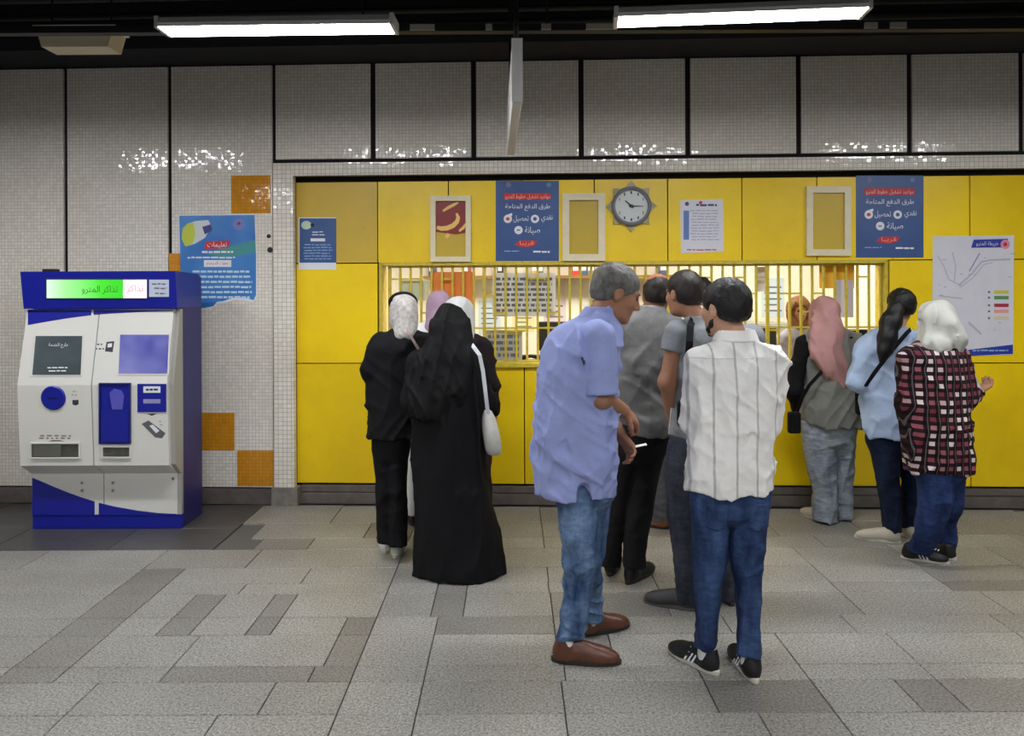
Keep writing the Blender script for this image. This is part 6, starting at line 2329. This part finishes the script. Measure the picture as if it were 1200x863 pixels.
bag = thing('crossbody_bag', 'black strap and bag worn across the light blue shirt', 'bag', p.world(p.J(1010, 470, 0.1)))
p.strap([p.J(1067, 386, -0.07), p.J(1062, 391, -0.118), p.J(1050, 405, -0.140), p.J(1036, 422, -0.146), p.J(1024, 438, -0.142), p.J(1016, 450, -0.115), p.J(1011, 460, 0.0)], 0.026, M_BLK, 'strap', bag)
bg = MB().box(-0.05, 0.05, -0.03, 0.03, -0.16, 0.0, 0.015)
bg.v = [tuple(Vector(v) + p.world(p.J(1012, 458, 0.10))) for v in bg.v]
bg.build('pouch', M_BLK, bag)

# ---------------------------------------------------------------- woman in the plaid shirt
p = Person(1096, 4.52, 'person in red and black plaid shirt, jeans and white headscarf', skin=(180, 132, 104))
p.head(p.J(1100, 379, 0.03), 48, 10, sc=0.95, neck=p.J(1097, 402, 0.0))
p.torso([(1096, 402, 12), (1094, 414, 30), (1095, 460, 30), (1098, 530, 28)], 0.10)
aR = [p.J(1121, 420, 0.0), p.J(1134, 468, -0.02), p.J(1147, 459, 0.13)]
aL = [p.J(1066, 420, 0.0), p.J(1066, 468, 0.03), p.J(1085, 470, 0.17)]
for a in (aL, aR):
    p.body.chain(a, [0.046, 0.04, 0.027], 0.03)
hand_sdf(p.body, aR[2], (0.75, 0.5, 0.25), (-0.2, 0.1, 1), -1, 28)
hand_sdf(p.body, aL[2], (0.9, 0.3, 0.1), (0, -0.1, -1), -1, 35)
p.skin_up()
M_WS2 = mat('white_silky_scarf', (192, 192, 184), 0.6, 0, 0.4, 0.08, 12, 0.3, 30, 0.006)
p.scarf(M_WS2, [([p.J(1099, 392, 0.0), p.J(1098, 405, -0.03)], [0.085, 0.095]), ([p.J(1112, 380, -0.05), p.J(1122, 398, -0.06), p.J(1124, 410, -0.06)], [0.06, 0.05, 0.025])], 0.007, 1.08, seed=2.6)
M_PLAID = plaid('plaid_cloth')
sh = Sdf(0.008)
sec = p.S([(1097, 397, 14, 0, 0.075), (1096, 402, 24, 0, 0.09), (1094, 410, 33, 0, 0.11), (1093, 424, 36, 0, 0.13), (1094, 450, 37, 0, 0.14), (1096, 490, 37.5, 0, 0.15), (1098, 530, 38.5, 0, 0.155), (1100, 552, 36, 0, 0.155)], 0.12)
sh.loft(sec, 2.2, 0.03)
for a in (aR, aL):
    sh.chain(a[:2], [0.064, 0.060], 0.03)
    sh.cap(a[1], a[1] * 0.25 + a[2] * 0.75, 0.058, 0.046, 0.02)
sh.ell(p.J(1128, 556, 0), (0.07, 0.2, 0.05), None, 0.01, 's')
sh.fold(0.007, 9, 9, 4, 2.2)
sh.fold2(0.012, (0.15, 0, 1), 2.0, 10, 2.2 + 1.5)
sh.fold2(0.008, (0.7, 0.2, 0.8), 3, 13, 2.2 + 4)
sh.fold2(0.007, (-0.9, 0.1, 0.6), 3, 14, 2.2 + 7)
sh.fold(0.004, 18, 18, 14, 4)
p.put(sh, 'plaid_shirt', M_PLAID)
M_J4 = denim('mid_navy_denim', (28, 42, 82), (54, 74, 124))
gL, gR = p.G(1072, 660), p.G(1108, 652)
trousers(p, M_J4, [(1098, 530, 33), (1098, 550, 33), (1100, 568, 29)], [(1098, 560, 22, -0.03, 0.10), (1097, 590, 19, -0.03, 0.085), (1088, 618, 15, -0.02, 0.07), (1077, 646, 11.5, gL[1], 0.058)],
         [(1113, 560, 16, 0.05, 0.10), (1112, 590, 14, 0.06, 0.085), (1108, 620, 11, gR[1], 0.066), (1108, 645, 10, gR[1], 0.058)], 0.12, 0.08, 'jeans', 0.005)
p.shoe(1068, 656, 112, SH_BLK, SOLE_W, sc=0.84, extra='stripes')
p.shoe(1109, 655, -40, SH_BLK, SOLE_W, sc=0.84, extra='stripes')
w = aR[2] + np.array((-0.02, -0.03, 0.0))
o = MB().extrude([p.world(p.J(*q)) for q in ((1136, 436, 0.05), (1141, 438, 0.05), (1152, 462, 0.08), (1144, 464, 0.06))], (0.004, -0.004, 0.002)).build('paper_slip', M_PAPER)
tag(o, 'white paper slip held by the person in plaid', 'paper')

# ---------------------------------------------------------------- clerk inside the office
p = Person(938, 6.75, 'person in tan patterned headscarf and grey top behind the bars', h=0.009, skin=(186, 138, 112))
p.head(p.J(936, 364, -0.02), 180, 6, sc=0.95, neck=p.J(936, 388, 0.0))
p.torso([(936, 386, 10), (936, 398, 24), (936, 430, 22), (936, 470, 22)], 0.09)
aL = [p.J(914, 402, 0.0), p.J(908, 436, -0.04), p.J(922, 440, -0.22)]
aR = [p.J(958, 402, 0.0), p.J(964, 436, -0.04), p.J(950, 440, -0.22)]
for a in (aL, aR):
    p.body.chain(a, [0.046, 0.04, 0.027], 0.03)
    hand_sdf(p.body, a[2], (0.1, -1, 0.0), (0, 0.1, -1), 1 if a is aL else -1, 35)
p.skin_up()
p.scarf(mat('tan_patterned_scarf', (128, 90, 60), 0.8, 0, 0.2, 0.35, 40, 0.3, 30, 0.006), [([p.J(936, 380, 0.0), p.J(936, 392, 0.02)], [0.085, 0.095])], 0.006, 1.0, seed=4)
sh = Sdf(0.009)
sh.loft(p.S([(936, 382, 11, 0, 0.07), (936, 388, 18, 0, 0.09), (936, 396, 25, 0, 0.11), (936, 415, 26, 0, 0.12), (936, 460, 24, 0, 0.13), (936, 484, 25, 0, 0.14), (936, 540, 30, 0, 0.2), (936, 566, 28, 0, 0.2)], 0.12), 2.2, 0.03)
for a in (aR, aL):
    sh.chain(a[:2], [0.06, 0.055], 0.03)
    sh.cap(a[1], a[1] * 0.2 + a[2] * 0.8, 0.055, 0.043, 0.02)
sh.fold(0.006, 9, 9, 4, 2.2)
sh.fold2(0.012, (0.15, 0, 1), 2.0, 10, 2.2 + 1.5)
sh.fold2(0.008, (0.7, 0.2, 0.8), 3, 13, 2.2 + 4)
sh.fold2(0.007, (-0.9, 0.1, 0.6), 3, 14, 2.2 + 7)
p.put(sh, 'grey_dress', cloth('clerk_grey_cloth', (150, 146, 156)))
for x in (927, 946):
    p.shoe(x, 557, 180, SH_BLK, SOLE_D, sc=0.8, extra='plain')
